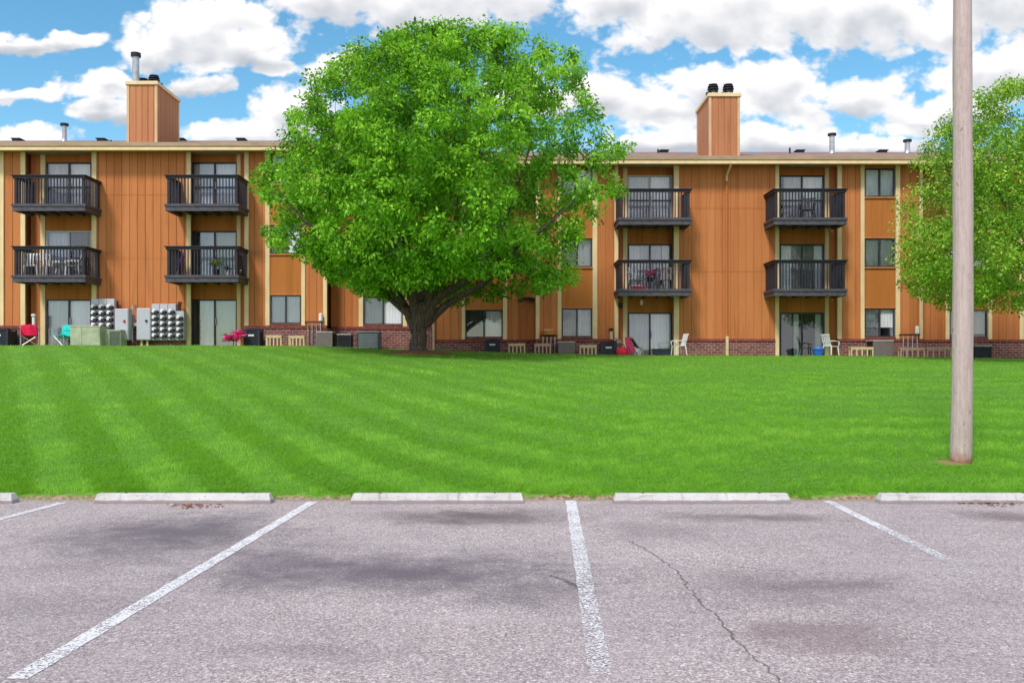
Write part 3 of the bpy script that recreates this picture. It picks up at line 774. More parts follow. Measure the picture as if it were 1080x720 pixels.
# downspouts
def downspout(px, pl, left, elbow=True):
    d = dz(left); x = PX(px, pl); f = MB()
    f.tube([(x+.06, 34.37, 9.2+d), (x+.05, 34.37, 9.08+d), (x+.0, pl-.07, 8.72+d), (x, pl-.07, 8.5+d)], .045, 8); f2 = MB()
    bmk('downspout', f, M['trim']); f2.tube([(x, pl-.07, 8.5+d), (x, pl-.07, 1.9)], .042, 8); bmk('downspout', f2, M['siding'])
    f3 = MB(); f3.box(x-.05, x+.05, pl-.16, pl-.04, 1.7, 2.56+d); bmk('downspout', f3, M['cream'])
downspout(766, 35, False)
f = MB(); f.tube([(PX(457.5, 35.9), 35.82, 9.3), (PX(457.5, 35.9), 35.82, 1.8)], .05, 8); bmk('downspout', f, M['pinkwood'])

# balconies
BW, BD = 2.70, 1.30
def balcony(xc, zbot):
    """deck with rim, railing and posts, placed on the wall by its own location"""
    W = BW/2
    s = MB(); s.box(-W+.04, W-.04, -BD+.045, .44, .13, .235)            # planks
    for k in range(6): s.box(-W+.1+k*.49, -W+.15+k*.49, -BD+.06, .0, .0, .125)
    s.box(-W, W, -BD-.0, -BD+.04, 0, .245); s.box(-W, -W+.04, -BD+.041, -.001, 0, .245); s.box(W-.04, W, -BD+.041, -.001, 0, .245)
    s.box(-W-.03, W+.03, -BD-.035, -BD-.001, .17, .262)
    s.box(-W-.03, -W-.001, -BD, -.001, .17, .262); s.box(W+.001, W+.03, -BD, -.001, .17, .262)
    o = mk('balcony', s, M['deckwood'], B, loc=(xc-BO.x, 0, zbot-BO.z), bevel=.004)
    r_ = MB(); zt = 1.335
    r_.box(-W-.035, W+.035, -BD-.05, -BD+.075, zt-.035, zt)
    for sx in (-1, 1): r_.box(min(sx*(W+.035), sx*(W-.09)), max(sx*(W+.035), sx*(W-.09)), -BD+.076, -.001, zt-.035, zt)
    r_.box(-W+.01, W-.01, -BD+.005, -BD+.04, zt-.125, zt-.036)
    for sx in (-1, 1): r_.box(min(sx*(W-.01), sx*(W-.045)), max(sx*(W-.01), sx*(W-.045)), -BD+.041, -.001, zt-.125, zt-.036)
    n = 23
    for i in range(1, n):
        x = -W+i*BW/n; r_.box(x-.019, x+.019, -BD+.0402, -BD+.0702, .246, zt-.0365)
    m_ = 11
    for i in range(1, m_):
        y = -BD+i*BD/m_
        for sx in (-1, 1): r_.box(min(sx*(W-.0452), sx*(W-.0752)), max(sx*(W-.0452), sx*(W-.0752)), y-.019, y+.019, .246, zt-.0365)
    mk('railing', r_, M['rail'], o)
    for sx in (-1, 1):
        for yy in (-BD+.09, -.055):
            p = MB(); xx = sx*(W-.10); p.box(xx-.05, xx+.05, yy-.045, yy+.045, .236, zt-.036); mk('post', p, M['rail'], o)
    return o
BX = [(69.5, True), (225, True), (685, False), (843, False)]
for px, l in BX:
    for zb in (4.01, 6.645): balcony(PX(px, 35), zb+dz(l))
# wall lamps on the facade
def wall_lamp(px, py, pl, label, mat='white', long=False):
    x, z = PX(px, pl), PZ(py, pl)
    e = empty('wall_lamp', (x, pl-.02, z), label, 'lamp')
    s = MB(); s.box(-.05, .05, -.04, .02, -.06, .06); mk('bracket', s, M['black'], e)
    s = MB(); s.lathe([(.05, -.12), (.07, -.1), (.08, .06), (.03, .1)], (0, -.13, 0), 10); mk('lamp_shade', s, M[mat], e)
wall_lamp(654, 322, 35, 'small dark wall lamp left of the ground floor patio door below the middle balcony', 'black')
e = empty('floodlight', (PX(556, 35.9), 35.86, PZ(315, 35.9)), 'dark twin-head floodlight high on the recessed wall right of the tree trunk', 'lamp')
s = MB(); s.box(-.22, .22, -.08, .03, -.05, .05); mk('housing', s, M['black'], e)
for dx in (-.25, .22):
    s = MB(); s.tube([(dx, -.06, 0), (dx-.02, -.2, -.06)], [.06, .10], 10); mk('lamp_head', s, M['darkred'], e)

# ------------------------------------------------------------------ things along the wall
def gp(px, y): x = PX(px, y); return (x, y, float(gz(x, y)))
GA = 'air conditioner units along the brick base'
def ac_unit(name, px0, px1, pytop, y, style, label):
    x0, x1 = PX(px0, y), PX(px1, y); w = x1-x0; X, Y_, Z = gp((px0+px1)/2, y+w/2); X = (x0+x1)/2
    h = PZ(pytop, y)-Z; d = w*.95
    body, slat, top = {'dark': ('acdark', 'acdark', 'acdark'), 'grey': ('acgrey', 'acgrey', 'aclight'), 'stripe': ('acdark', 'acblue', 'acblue'), 'black': ('black', 'black', 'aclight')}[style]
    e = empty('air_conditioner', (X, y+d/2, Z), label, 'air conditioner', GA)
    s = MB(); s.box(-w/2+.03, w/2-.03, -d/2+.03, d/2-.03, .05, h-.06); mk('core', s, M['black'], e)
    s = MB()
    for sx in (-1, 1):
        for sy in (-1, 1): s.box(sx*(w/2-.025)-.025, sx*(w/2-.025)+.025, sy*(d/2-.025)-.025, sy*(d/2-.025)+.025, .03, h-.04)
    s.box(-w/2, w/2, -d/2, d/2, .0, .05)
    if style == 'grey': s.box(-w/2+.052, w/2-.052, -d/2+.005, -d/2+.028, .055, h-.045)
    mk('casing', s, M[body], e)
    if style != 'grey':
        s = MB(); n = 7 if style == 'stripe' else 10; st = (h-.12)/n
        for i in range(n):
            z = .07+i*st; s.box(-w/2+.052, w/2-.052, -d/2+.004, -d/2+.026, z, z+st*.55); s.box(w/2-.026, w/2-.004, -d/2+.055, d/2-.055, z, z+st*.55); s.box(-w/2+.004, -w/2+.026, -d/2+.055, d/2-.055, z, z+st*.55)
        mk('louver_grille', s, M[slat], e)
    s = MB(); s.box(-w/2-.01, w/2+.01, -d/2-.01, d/2+.01, h-.04, h); mk('top_cover', s, M[top], e, bevel=.008)
    s = MB()
    for k in range(5): r0 = w*.07*(k+1); s.tube([(r0*math.cos(t*.5236), r0*math.sin(t*.5236), h+.02) for t in range(13)], .007, 4)
    mk('fan_guard', s, M['black'], e)
    if style in ('dark',):
        s = MB(); s.box(-.12, .10, -d/2-.006, -d/2+.003, h*.60, h*.70); mk('label_plate', s, M['white'], e)
    return e
yb = 34.1
ac_unit('', -12, 8, 347, yb, 'dark', 'black air conditioner at the far left edge beside the red camp chair')
ac_unit('', 256.5, 273.5, 347, yb, 'dark', 'black slatted air conditioner right of the pink flowers')
ac_unit('', 334, 350.5, 349.5, 34.6, 'grey', 'plain grey air conditioner with a pale lid, left of the dark wall recess')
ac_unit('', 355.5, 370, 352, 34.8, 'black', 'small black air conditioner between the plain grey one and the striped slate one')
ac_unit('', 376.5, 399.5, 349.5, 34.6, 'stripe', 'large slate air conditioner with pale horizontal stripes, left of the tree trunk')
ac_unit('', 511.5, 527.5, 358.5, 35.0, 'dark', 'black air conditioner below the window right of the tree trunk')
ac_unit('', 589, 606.5, 360, yb, 'grey', 'grey air conditioner with a pale lid below the window left of the middle balconies')
ac_unit('', 633.5, 651, 361.5, yb, 'dark', 'low black air conditioner with a white plate beside the red bag')
ac_unit('', 921, 942.5, 358.5, yb, 'grey', 'brown-grey air conditioner below the rightmost uncovered window column')
ac_unit('', 1028, 1046, 364, 34.8, 'black', 'dark air conditioner just right of the utility pole')

GBN = 'low slatted benches along the brick base'
def low_bench(px0, px1, pytop, y, mat, label):
    x0, x1 = PX(px0, y), PX(px1, y); w = x1-x0; X = (x0+x1)/2; Z = float(gz(X, y)); h = max(.38, PZ(pytop, y)-Z)
    e = empty('low_bench', (X, y, Z), label, 'bench', GBN)
    s = MB(); s.box(-w/2, w/2, -.14, .14, h-.05, h); s.box(-w/2+.01, w/2-.01, -.13, -.10, h-.10, h-.051); mk('seat', s, M[mat], e, bevel=.006)
    for i in range(5):
        xx = -w/2+.03+(w-.06)*i/4; s = MB(); s.box(xx-.022, xx+.022, -.13, -.09, 0, h-.101)
        if i in (0, 4): s.box(xx-.022, xx+.022, .08, .12, 0, h-.051)
        mk('leg', s, M[mat], e)
low_bench(281, 298, 353.5, yb, 'cream', 'low cream slatted bench right of the black air conditioner by the pink flowers')
low_bench(305, 322, 354, yb, 'cream', 'low cream slatted bench left of the plain grey air conditioner')
low_bench(536, 554, 365.5, 34.3, 'cream', 'low cream slatted bench under the twin floodlight')
low_bench(563.5, 581, 365.5, 34.3, 'pinkwood', 'low pinkish slatted bench under the pipe rack with the amber basket')
low_bench(611, 629, 367.5, yb, 'cream', 'low cream slatted bench between the grey air conditioner and the one by the red bag')
low_bench(896, 920, 366.5, yb, 'cream', 'low cream slatted bench between the right white chair and the brown-grey air conditioner')
low_bench(948, 974, 366.5, 34.0, 'pinkwood', 'low pinkish slatted bench right of the brown-grey air conditioner')
low_bench(976, 1002, 366.5, 34.1, 'pinkwood', 'low pinkish slatted bench left of the utility pole')

def pipe_rack(px0, px1, py, y, label, canister):
    x0, x1 = PX(px0, y), PX(px1, y); X = (x0+x1)/2; Z = float(gz(X, y)); h = PZ(py, y)-Z; w = x1-x0
    e = empty('pipe_rack', (X, y, Z), label, 'pipe rack', 'gas pipe racks on the wall')
    s = MB(); s.tube([(-w/2, 0, h), (w/2, 0, h)], .035, 8); s.tube([(-w/2, 0, h), (-w/2, .3, h)], .03, 6); mk('pipe', s, M['darkred'], e)
    for k in range(4):
        s = MB(); xx = -w/2+.1+(w-.2)*k/3; s.tube([(xx, 0, h-.03), (xx, 0, .0)], .016, 6); mk('riser', s, M['metal'], e)
    if canister:
        s = MB(); s.lathe([(.05, .03), (.075, .05), (.075, .3), (.03, .34)], (w/2-.1, 0, h), 12); mk('regulator', s, M['white'], e)
    return e, h
pipe_rack(322, 341, 339.5, 34.85, 'dark red pipe with thin risers and a white regulator left of the dark recess', True)
_, hh = pipe_rack(570, 588, 354, 34.85, 'dark pipe with thin risers beneath the amber basket', False)
pipe_rack(950, 970, 353, 34.85, 'dark red pipe with thin risers and white regulator on the right side wall', True)
# amber basket sitting on the middle rack
bx, by = PX(579, 34.85), 34.85; bz = PZ(354, 34.85)+.035
e = empty('wicker_basket', (bx, by, bz), 'amber wicker basket resting on the dark pipe right of the recess', 'basket')
s = MB(); s.lathe([(.20, 0), (.26, .17), (.24, .17), (.18, .02)], (0, 0, 0), 16); mk('bowl', s, M['amber'], e)
s = MB(); rr_ = random.Random(9)
for k in range(16): s.lathe([(.0, -.03), (.04, 0), (0, .05)], (rr_.uniform(-.17, .17), rr_.uniform(-.12, .12), .17), 6)
mk('filling', s, M['cream'], e)
for px, py, lab in ((36.5, 343, 'small white regulator on the brick ledge behind the red camp chair'), (644.5, 358, 'slim cream canister with black top above the low black air conditioner')):
    x, z = PX(px, 34.93), PZ(py, 34.93)
    e = empty('gas_regulator', (x, 34.93, z), lab, 'gas regulator'); s = MB(); s.lathe([(.05, 0), (.06, .02), (.06, .3), (.03, .33)], (0, -.06, 0), 12); mk('canister', s, M['white' if px < 100 else 'cream'], e)
    s = MB(); s.lathe([(.07, .33), (.09, .35), (.09, .42), (.02, .44)], (0, -.06, 0), 12); mk('cap', s, M['black' if px > 100 else 'white'], e)
    s = MB(); s.box(-.02, .02, -.06, .06, -.04, -.001); s.tube([(0, -.06, -.02), (0, -.06, -.35)], .018, 6); mk('pipe', s, M['darkred'], e)

# --- electric gear on the left wide wall
def meter_bank(px0, px1, py0, py1, cols, y, label):
    """cols: list of (px centre, [py of meters])"""
    X = PX((px0+px1)/2, y); Z = PZ(py1, y)
    e = empty('meter_bank', (X, y, Z), label, 'meter bank', 'electric meter banks on the wall')
    for k, (pc, tops, pys) in enumerate(cols):
        s = MB(); w = PX(cols[1][0], y)-PX(cols[0][0], y); xc = PX(pc, y)-X
        s.box(xc-w/2+.006, xc+w/2-.006, 0, .30, 0, PZ(tops, y)-Z); mk('panel', s, M['greymetal'], e, bevel=.008)
        for py in pys:
            zc = PZ(py, y)-Z
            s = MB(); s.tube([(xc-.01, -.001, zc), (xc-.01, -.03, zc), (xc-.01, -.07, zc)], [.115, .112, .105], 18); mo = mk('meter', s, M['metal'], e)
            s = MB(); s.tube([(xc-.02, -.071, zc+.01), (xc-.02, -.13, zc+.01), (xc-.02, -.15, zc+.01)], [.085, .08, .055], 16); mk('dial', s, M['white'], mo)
            s = MB(); s.box(xc+.0, xc+.125, -.165, -.003, zc-.095, zc+.02); s.box(xc-.07, xc-.001, -.155, -.003, zc-.12, zc-.05); mk('shade_block', s, M['black'], mo)  # black blocks stand in for the shade on each meter's lower right
    return e
r4 = [323.5, 330, 336.5, 343]; 
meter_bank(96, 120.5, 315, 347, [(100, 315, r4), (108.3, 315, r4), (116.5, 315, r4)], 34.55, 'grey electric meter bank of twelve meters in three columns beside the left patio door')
r5 = [328.5, 335, 341.3, 347.5, 353.8]
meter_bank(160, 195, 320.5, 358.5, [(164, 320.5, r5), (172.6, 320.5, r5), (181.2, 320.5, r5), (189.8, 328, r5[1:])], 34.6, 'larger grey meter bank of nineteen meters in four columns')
def cabinet(px0, px1, py0, py1, y, label, dot, legs):
    X = PX((px0+px1)/2, y); Z = PZ(py1, y); w = PX(px1, y)-PX(px0, y); h = PZ(py0, y)-Z
    zg = float(gz(X, y))-Z
    e = empty('electric_cabinet', (X, y, Z), label, 'cabinet', 'grey electric cabinets')
    s = MB(); s.box(-w/2, w/2, .0, .34, 0, h); mk('case', s, M['greymetal'], e, bevel=.01)
    s = MB(); s.box(-w/2+.02, w/2-.02, -.02, -.001, .02, h-.02); mk('door', s, M['greymetal'], e, bevel=.006)
    s = MB(); s.tube([(w*.22, -.021, h*.6), (w*.22, -.06, h*.6)], .045, 10); mk('handle', s, M[dot], e)
    for lx in legs: s = MB(); s.box(lx-.035, lx+.035, .1, .17, zg-.05, -.001); mk('leg', s, M['cream'], e)
cabinet(121, 135.5, 325.5, 358.5, 34.3, 'grey electric cabinet with a red knob right of the smaller meter bank', 'red', (0.1,))
cabinet(144, 158.8, 325, 358.5, 34.5, 'grey electric cabinet with a black knob left of the larger meter bank', 'black', (-.12, .1))
e = empty('junction_box', (PX(139, 34.7), 34.75, PZ(347, 34.7)), 'narrow grey junction box and white fitting between the two electric cabinets', 'junction box')
s = MB(); s.box(-.09, .06, -.06, .1, 0, .55); mk('case', s, M['metal'], e); s = MB(); s.tube([(.16, .05, .18), (.16, -.1, .18)], .07, 12); mk('fitting', s, M['white'], e)
s = MB(); s.tube([(0, 0, .551), (0, .02, .9), (0, .2, .95)], .03, 8); s.tube([(0, .02, 0), (0, .02, -.5)], .03, 8); mk('conduit', s, M['metal'], e)
e = empty('conduit', (PX(189, 34.75), 34.8, PZ(328, 34.75)), 'dark rusty pipe head poking above the right column of the larger meter bank', 'pipe')
s = MB(); s.tube([(0, 0, -.05), (0, 0, .25), (.03, -.05, .30)], [.05, .05, .09], 10); mk('pipe', s, M['darkred'], e)
e = empty('conduit', (PX(123, 34.75), 34.8, PZ(326, 34.75)), 'dark pipe rising beside the smaller meter bank', 'pipe')
s = MB(); s.tube([(0, 0, -.1), (0, 0, .30)], [.045, .045], 10); mk('pipe', s, M['darkred'], e)
def utility_box(px0, px1, py0, y, d, mat, label, seam):
    X = PX((px0+px1)/2, y); Z = float(gz(X, y)); w = PX(px1, y)-PX(px0, y); h = PZ(py0, y)-Z
    e = empty('utility_box', (X, y, Z), label, 'utility box', 'ground utility boxes below the meters')
    s = MB(); s.box(-w/2, w/2, 0, d, 0, h-.05); mk('case', s, M[mat], e, bevel=.01)
    s = MB(); s.box(-w/2-.015, w/2+.015, -.015, d+.015, h-.049, h); mk('lid', s, M[mat], e, bevel=.01)
    for q in seam: s = MB(); s.box(-w/2+w*q[0], -w/2+w*q[1], -.016, -.001, .04, h-.07); mk('door', s, M[q[2]], e, bevel=.005)
utility_box(74, 105.5, 343.5, 33.5, .8, 'boxgreen', 'large pale green utility box with two doors in front of the left patio door', ((.03, .39, 'boxgreen'), (.41, .97, 'boxgreen')))
utility_box(107, 127, 347.5, 33.9, .5, 'boxgreen', 'smaller half-shaded utility box between the large pale one and the grey cabinet', ((.03, .42, 'boxgreen'), (.45, .97, 'boxshade')))

# --- camp chairs
def camp_chair(px, y, mat, label, rz, sc=1.0):
    e = empty('camp_chair', gp(px, y), label, 'chair', None, rz)
    s = MB(); 
    for sx in (-1, 1):
        s.tube([(sx*.28*sc, -.22, 0), (-sx*.28*sc, -.20, .40)], .014, 6); s.tube([(sx*.28*sc, .22, 0), (-sx*.28*sc, .2, .40)], .014, 6)
        s.tube([(sx*.28*sc, -.22, 0), (sx*.27*sc, .2, .40)], .014, 6); s.tube([(sx*.29*sc, .2, .0), (sx*.30*sc, .26, .80)], .014, 6); s.tube([(sx*.30*sc, -.22, .0), (sx*.30*sc, -.22, .58)], .012, 6)
    mk('frame', s, M['metal'], e)
    s = MB(); n = 8; v0 = len(s.v)
    for j in range(n+1):
        t = j/n
        for i in range(n+1):
            u = i/n*2-1
            if t < .5: q = t*2; yy = -.24+.42*q; zz = .42-.06*q-.05*(1-u*u)
            else: q = (t-.5)*2; yy = .18+.12*q-.04*(1-u*u); zz = .36+.46*q-.03*abs(u)*q
            s.v.append((u*.29*sc+.015*math.sin(9*t+3*u), yy+.02*math.sin(7*u+5*t), zz+.02*math.sin(11*u*t+2)))
    for j in range(n):
        for i in range(n): a = j*(n+1)+i; s.f.append((a, a+1, a+n+2, a+n+1))
    o = mk('seat', s, M[mat], e, smooth=True); m = o.modifiers.new('Solid', 'SOLIDIFY'); m.thickness = .02
    for sx in (-1, 1): s = MB(); s.obox((sx*.31*sc, 0, .585), (.07, .46, .02)); mk('armrest', s, M[mat], e)
camp_chair(31, 34.0, 'red', 'red folding camp chair at the left beside the recess', .5, 1.0)
camp_chair(66, 34.2, 'teal', 'teal folding camp chair in front of the left patio door', -.3, .85)

# --- white plastic armchairs
def plastic_chair(name, loc, label, rz, mat='white', group=None):
    e = empty(name, loc, label, 'chair', group, rz); e.scale = (.86, .86, .88) if name == 'plastic_chair' else (1, 1, 1)
    s = MB()
    s.obox((0, 0, .42), (.46, .44, .03), .06); mk('seat', s, M[mat], e, bevel=.008)
    s = MB()
    for k in range(5): s.obox(((k-2)*.09, .27, .66), (.055, .018, .46), -.28)
    s.obox((0, .345, .90), (.46, .022, .07), -.28); s.obox((0, .21, .46), (.44, .02, .05), -.28); mk('backrest', s, M[mat], e, bevel=.006)
    for sx in (-1, 1):
        s = MB(); s.tube([(sx*.24, -.25, .62), (sx*.25, 0, .645), (sx*.235, .27, .64)], .022, 6); s.tube([(sx*.25, -.25, .62), (sx*.24, -.22, .42)], .02, 6); mk('armrest', s, M[mat], e, smooth=True)
        for yy, a in ((-.21, -.03), (.2, .06)):
            s = MB(); s.tube([(sx*.21, yy, .42), (sx*.25, yy+a, 0)], [.028, .022], 6); mk('leg', s, M[mat], e)
    return e
plastic_chair('plastic_chair', gp(716, 33.9), 'white plastic armchair right of the patio door below the middle balconies', -1.25)
plastic_chair('plastic_chair', gp(876, 34.0), 'white plastic armchair beside the blue tub at the right patio door', 2.1)

# --- plants
def leaf_fan(mb, c, n, L, w, seed, up=.5, droop=.4):
    r = random.Random(seed)
    for _ in range(n):
        a = r.uniform(0, 6.28); e_ = r.uniform(up-.5, up+.6); l = L*r.uniform(.7, 1.1); ww = w*r.uniform(.7, 1.2)
        d = Vector((math.cos(a)*math.cos(e_), math.sin(a)*math.cos(e_), math.sin(e_))); sd = Vector((-math.sin(a), math.cos(a), r.uniform(-.4, .4)))
        p = Vector(c); m1 = p+d*l*.5+sd*ww/2; m2 = p+d*l*.5-sd*ww/2; t = p+d*l-Vector((0, 0, droop*l*.5))
        mb.poly([p, m1, t]); mb.poly([p, t, m2])
e = empty('pink_flower_plant', gp(246, 33.7), 'big hot pink flower plant in front of the patio door', 'plant')
s = MB(); s.tube([(0, 0, 0), (.02, 0, .25), (0, 0, .4)], .015, 6); s.tube([(0, 0, .2), (-.25, -.02, .42), (-.42, -.05, .5)], .012, 6); mk('stem', s, M['green'], e)
s = MB(); rr_ = random.Random(4)
for k in range(9): leaf_fan(s, (rr_.uniform(-.25, .28), rr_.uniform(-.15, .15), rr_.uniform(.12, .52)), 10, .34, .20, 20+k)
mk('petals', s, M['pink'], e)
s = MB(); leaf_fan(s, (-.35, -.03, .42), 6, .2, .06, 3); leaf_fan(s, (.02, -.05, .22), 9, .25, .06, 5); mk('leaves', s, M['purple'], e)

def pot(e, r, h, mat): s = MB(); s.lathe([(r*.7, 0), (r, h), (r*1.08, h), (r*1.08, h+.03), (r*.85, h+.03)], (0, 0, 0), 14); mk('pot', s, M[mat], e)
def bal(px, left, z, yoff=-.7): # point on a balcony floor
    y = 35+yoff; return (PX(px, y), y, z+dz(left)+.237)
e = empty('potted_fern', bal(228, True, 4.01, -.85), 'yellow-green fern in a dark pot on the second-floor balcony with the red flowers', 'plant')
pot(e, .13, .25, 'black'); s = MB(); leaf_fan(s, (0, 0, .42), 110, .36, .07, 8, .7, .5); mk('fronds', s, M['fern'], e)
s = MB(); s.tube([(0, 0, .2), (0, 0, .45)], .02, 6); mk('stem', s, M['green'], e)
e = empty('red_flower_plant', bal(250.5, True, 4.01, -.8), 'tall red flowers in a white pot at the right end of the balcony', 'plant')
pot(e, .14, .24, 'white'); s = MB(); rr_ = random.Random(6)
for k in range(7): leaf_fan(s, (rr_.uniform(-.12, .12), rr_.uniform(-.1, .1), rr_.uniform(.5, .85)), 9, .14, .08, 40+k)
mk('petals', s, M['redflower'], e); s = MB(); s.tube([(0, 0, .2), (0, 0, .8)], .015, 6); leaf_fan(s, (0, 0, .35), 25, .22, .05, 3, 1); mk('leaves', s, M['green'], e)
e = empty('purple_plant', bal(240, True, 4.01, -.85), 'small dark purple plant between the fern and the red flowers', 'plant')
pot(e, .09, .15, 'white'); s = MB(); leaf_fan(s, (0, 0, .28), 40, .2, .05, 11, .6); mk('leaves', s, M['purple'], e)
# patio set on the leftmost second-floor balcony
f0 = bal(33, True, 4.01, -.75)
plastic_chair('patio_chair', f0, 'white slat-back patio chair at the left end of the second-floor balcony', .3, 'white', 'white patio furniture on the left balcony')
plastic_chair('patio_chair', bal(52, True, 4.01, -.6), 'white patio chair in the middle of the balcony, left of the small table', .9, 'white', 'white patio furniture on the left balcony')
plastic_chair('patio_chair', bal(76, True, 4.01, -.65), 'white patio chair right of the small table on the balcony', -1.1, 'white', 'white patio furniture on the left balcony')
e = empty('patio_table', bal(63, True, 4.01, -.7), 'small white round table between the patio chairs on the balcony', 'table')
s = MB(); s.lathe([(.28, .50), (.3, .51), (.3, .53), (.28, .54)], (0, 0, 0), 20); mk('tabletop', s, M['white'], e)
for k in range(3): a = k*2.09; s = MB(); s.tube([(.05*math.cos(a), .05*math.sin(a), .5), (.24*math.cos(a), .24*math.sin(a), 0)], .018, 6); mk('leg', s, M['white'], e)
# middle second-floor balcony
e = empty('pink_flower_basket', bal(686, False, 4.01, -.95), 'round mass of pink flowers in a pot on the middle second-floor balcony', 'plant')
s = MB(); rr_ = random.Random(16)
for k in range(14): leaf_fan(s, (rr_.uniform(-.2, .24), rr_.uniform(-.12, .12), rr_.uniform(.48, .78)), 9, .16, .10, 60+k)
mk('petals', s, M['pink'], e); s = MB(); s.lathe([(.10, .0), (.12, .02), (.03, .04), (.03, .32), (.14, .34), (.18, .48)], (0, 0, 0), 14); mk('pot', s, M['black'], e)
plastic_chair('metal_chair', bal(671, False, 4.01, -.55), 'pale grey chair at the left of the middle second-floor balcony', .4, 'metal')
plastic_chair('metal_chair', bal(701, False, 4.01, -.5), 'dark chair right of the pink flowers on the middle second-floor balcony', -.4, 'acgrey')
e = empty('storage_tote', bal(674, False, 4.01, -1.0), 'low red tote with white lid on the middle second-floor balcony', 'tote')
s = MB(); s.prism([(-.28, 0), (.28, 0), (.32, .15), (-.32, .15)], 'y', -.1, .12); mk('body', s, M['redflower'], e); s = MB(); s.box(-.33, .1, -.11, .13, .151, .19); mk('lid', s, M['white'], e)
# top balconies
plastic_chair('metal_chair', bal(852, False, 6.645, -.6), 'black chair on the top balcony at the right', -.5, 'black')
e = empty('hanging_lantern', (PX(676.5, 34.3), 34.3, 4.01), 'cream lantern hanging under the middle second-floor balcony', 'lantern')
s = MB(); s.tube([(0, 0, 0), (0, 0, -.08)], .008, 5); mk('hook', s, M['black'], e); s = MB(); s.lathe([(.03, -.30), (.055, -.28), (.06, -.12), (.02, -.08)], (0, 0, 0), 10); mk('lamp_body', s, M['cream'], e)
# towels and tools at the left end of the fern balcony
e = empty('folded_parasol', bal(188, True, 4.01, -.4), 'folded dark purple parasol leaning in the corner of the fern balcony', 'parasol', None, 0)
s = MB(); s.tube([(-.1, 0, 0), (.22, 0, .95), (.30, 0, 1.2)], .015, 6); mk('pole', s, M['metal'], e); s = MB(); s.tube([(-.02, 0, .35), (.10, 0, .62), (.22, 0, .95), (.26, 0, 1.08)], [.09, .08, .05, .02], 8); mk('canopy', s, M['purple'], e)

# ground floor by the middle patio door
e = empty('red_bag', gp(656, 33.9), 'bright red bag on the grass left of the middle patio door', 'bag')
s = MB(); s.lathe([(.15, 0), (.22, .05), (.22, .22), (.12, .33), (.10, .33)], (0, 0, 0), 14); mk('body', s, M['redflower'], e, smooth=True)
s = MB(); s.tube([(-.1, 0, .32), (-.06, 0, .43), (.06, 0, .43), (.1, 0, .32)], .014, 6); mk('handle', s, M['black'], e)
e = empty('white_flower_pot', gp(652.5, 34.5), 'white flowers in a pot behind the red bag', 'plant')
pot(e, .12, .3, 'white'); s = MB(); 
for k in range(5): leaf_fan(s, (random.uniform(-.1, .1), random.uniform(-.1, .1), .45+.05*k), 9, .14, .09, 80+k)
mk('petals', s, M['white'], e)
e = empty('folded_chair', gp(663.5, 34.0), 'folded rose pink lawn chair leaning beside the red bag', 'chair')
s = MB(); s.obox((0, .05, .38), (.22, .07, .68), -.15, -.12); s.obox((.1, -.03, .27), (.2, .05, .4), -.1, -.3); mk('fabric', s, M['pinkcloth'], e, bevel=.02)
s = MB(); s.tube([(-.08, .0, 0), (.02, .1, .76)], .014, 6); s.tube([(.14, .0, 0), (.10, .1, .74)], .014, 6); mk('frame', s, M['metal'], e)
e = empty('stroller', gp(675, 33.9), 'small folding stroller with grey wheels in front of the middle patio door', 'stroller', None, .2)
s = MB(); s.tube([(-.30, 0, .70), (-.1, 0, .42), (.22, 0, .10)], .016, 6); s.tube([(-.22, 0, .10), (.0, 0, .30), (.18, 0, .34)], .014, 6); s.tube([(-.30, .2, .70), (-.1, .2, .42), (.22, .2, .10)], .016, 6); s.tube([(-.3, 0, .7), (-.3, .2, .7)], .02, 6); mk('frame', s, M['metal'], e)
s = MB(); s.obox((-.05, .1, .34), (.30, .2, .05), 0, .35); s.obox((-.2, .1, .52), (.05, .2, .3), 0, -.5); mk('seat', s, M['black'], e)
for xx, yy in ((-.22, -.02), (-.22, .22), (.24, -.02), (.24, .22)):
    s = MB(); s.tube([(xx+.085*math.cos(t*.5236), yy, .10+.085*math.sin(t*.5236)) for t in range(13)], .018, 5); mk('wheel', s, M['acgrey'], e)
e = empty('planter_box', gp(697.5, 34.3), 'long low dark planter box below the middle patio door glass', 'planter')
s = MB(); s.prism([(-.30, 0), (.30, 0), (.33, .24), (-.33, .24)], 'y', -.12, .12); mk('box', s, M['acdark'], e); s = MB(); s.box(-.35, .35, -.14, .14, .241, .27); mk('rim', s, M['black'], e)
e = empty('blue_tub', gp(863, 33.9), 'bright blue plastic tub beside the right white armchair', 'tub')
s = MB(); s.lathe([(.15, 0), (.22, .24), (.24, .25), (.24, .28), (.19, .29)], (0, 0, 0), 18); mk('body', s, M['blue'], e); s = MB(); s.lathe([(.19, .291), (.17, .33), (.05, .35)], (0, 0, 0), 18); mk('lid', s, M['blue'], e)

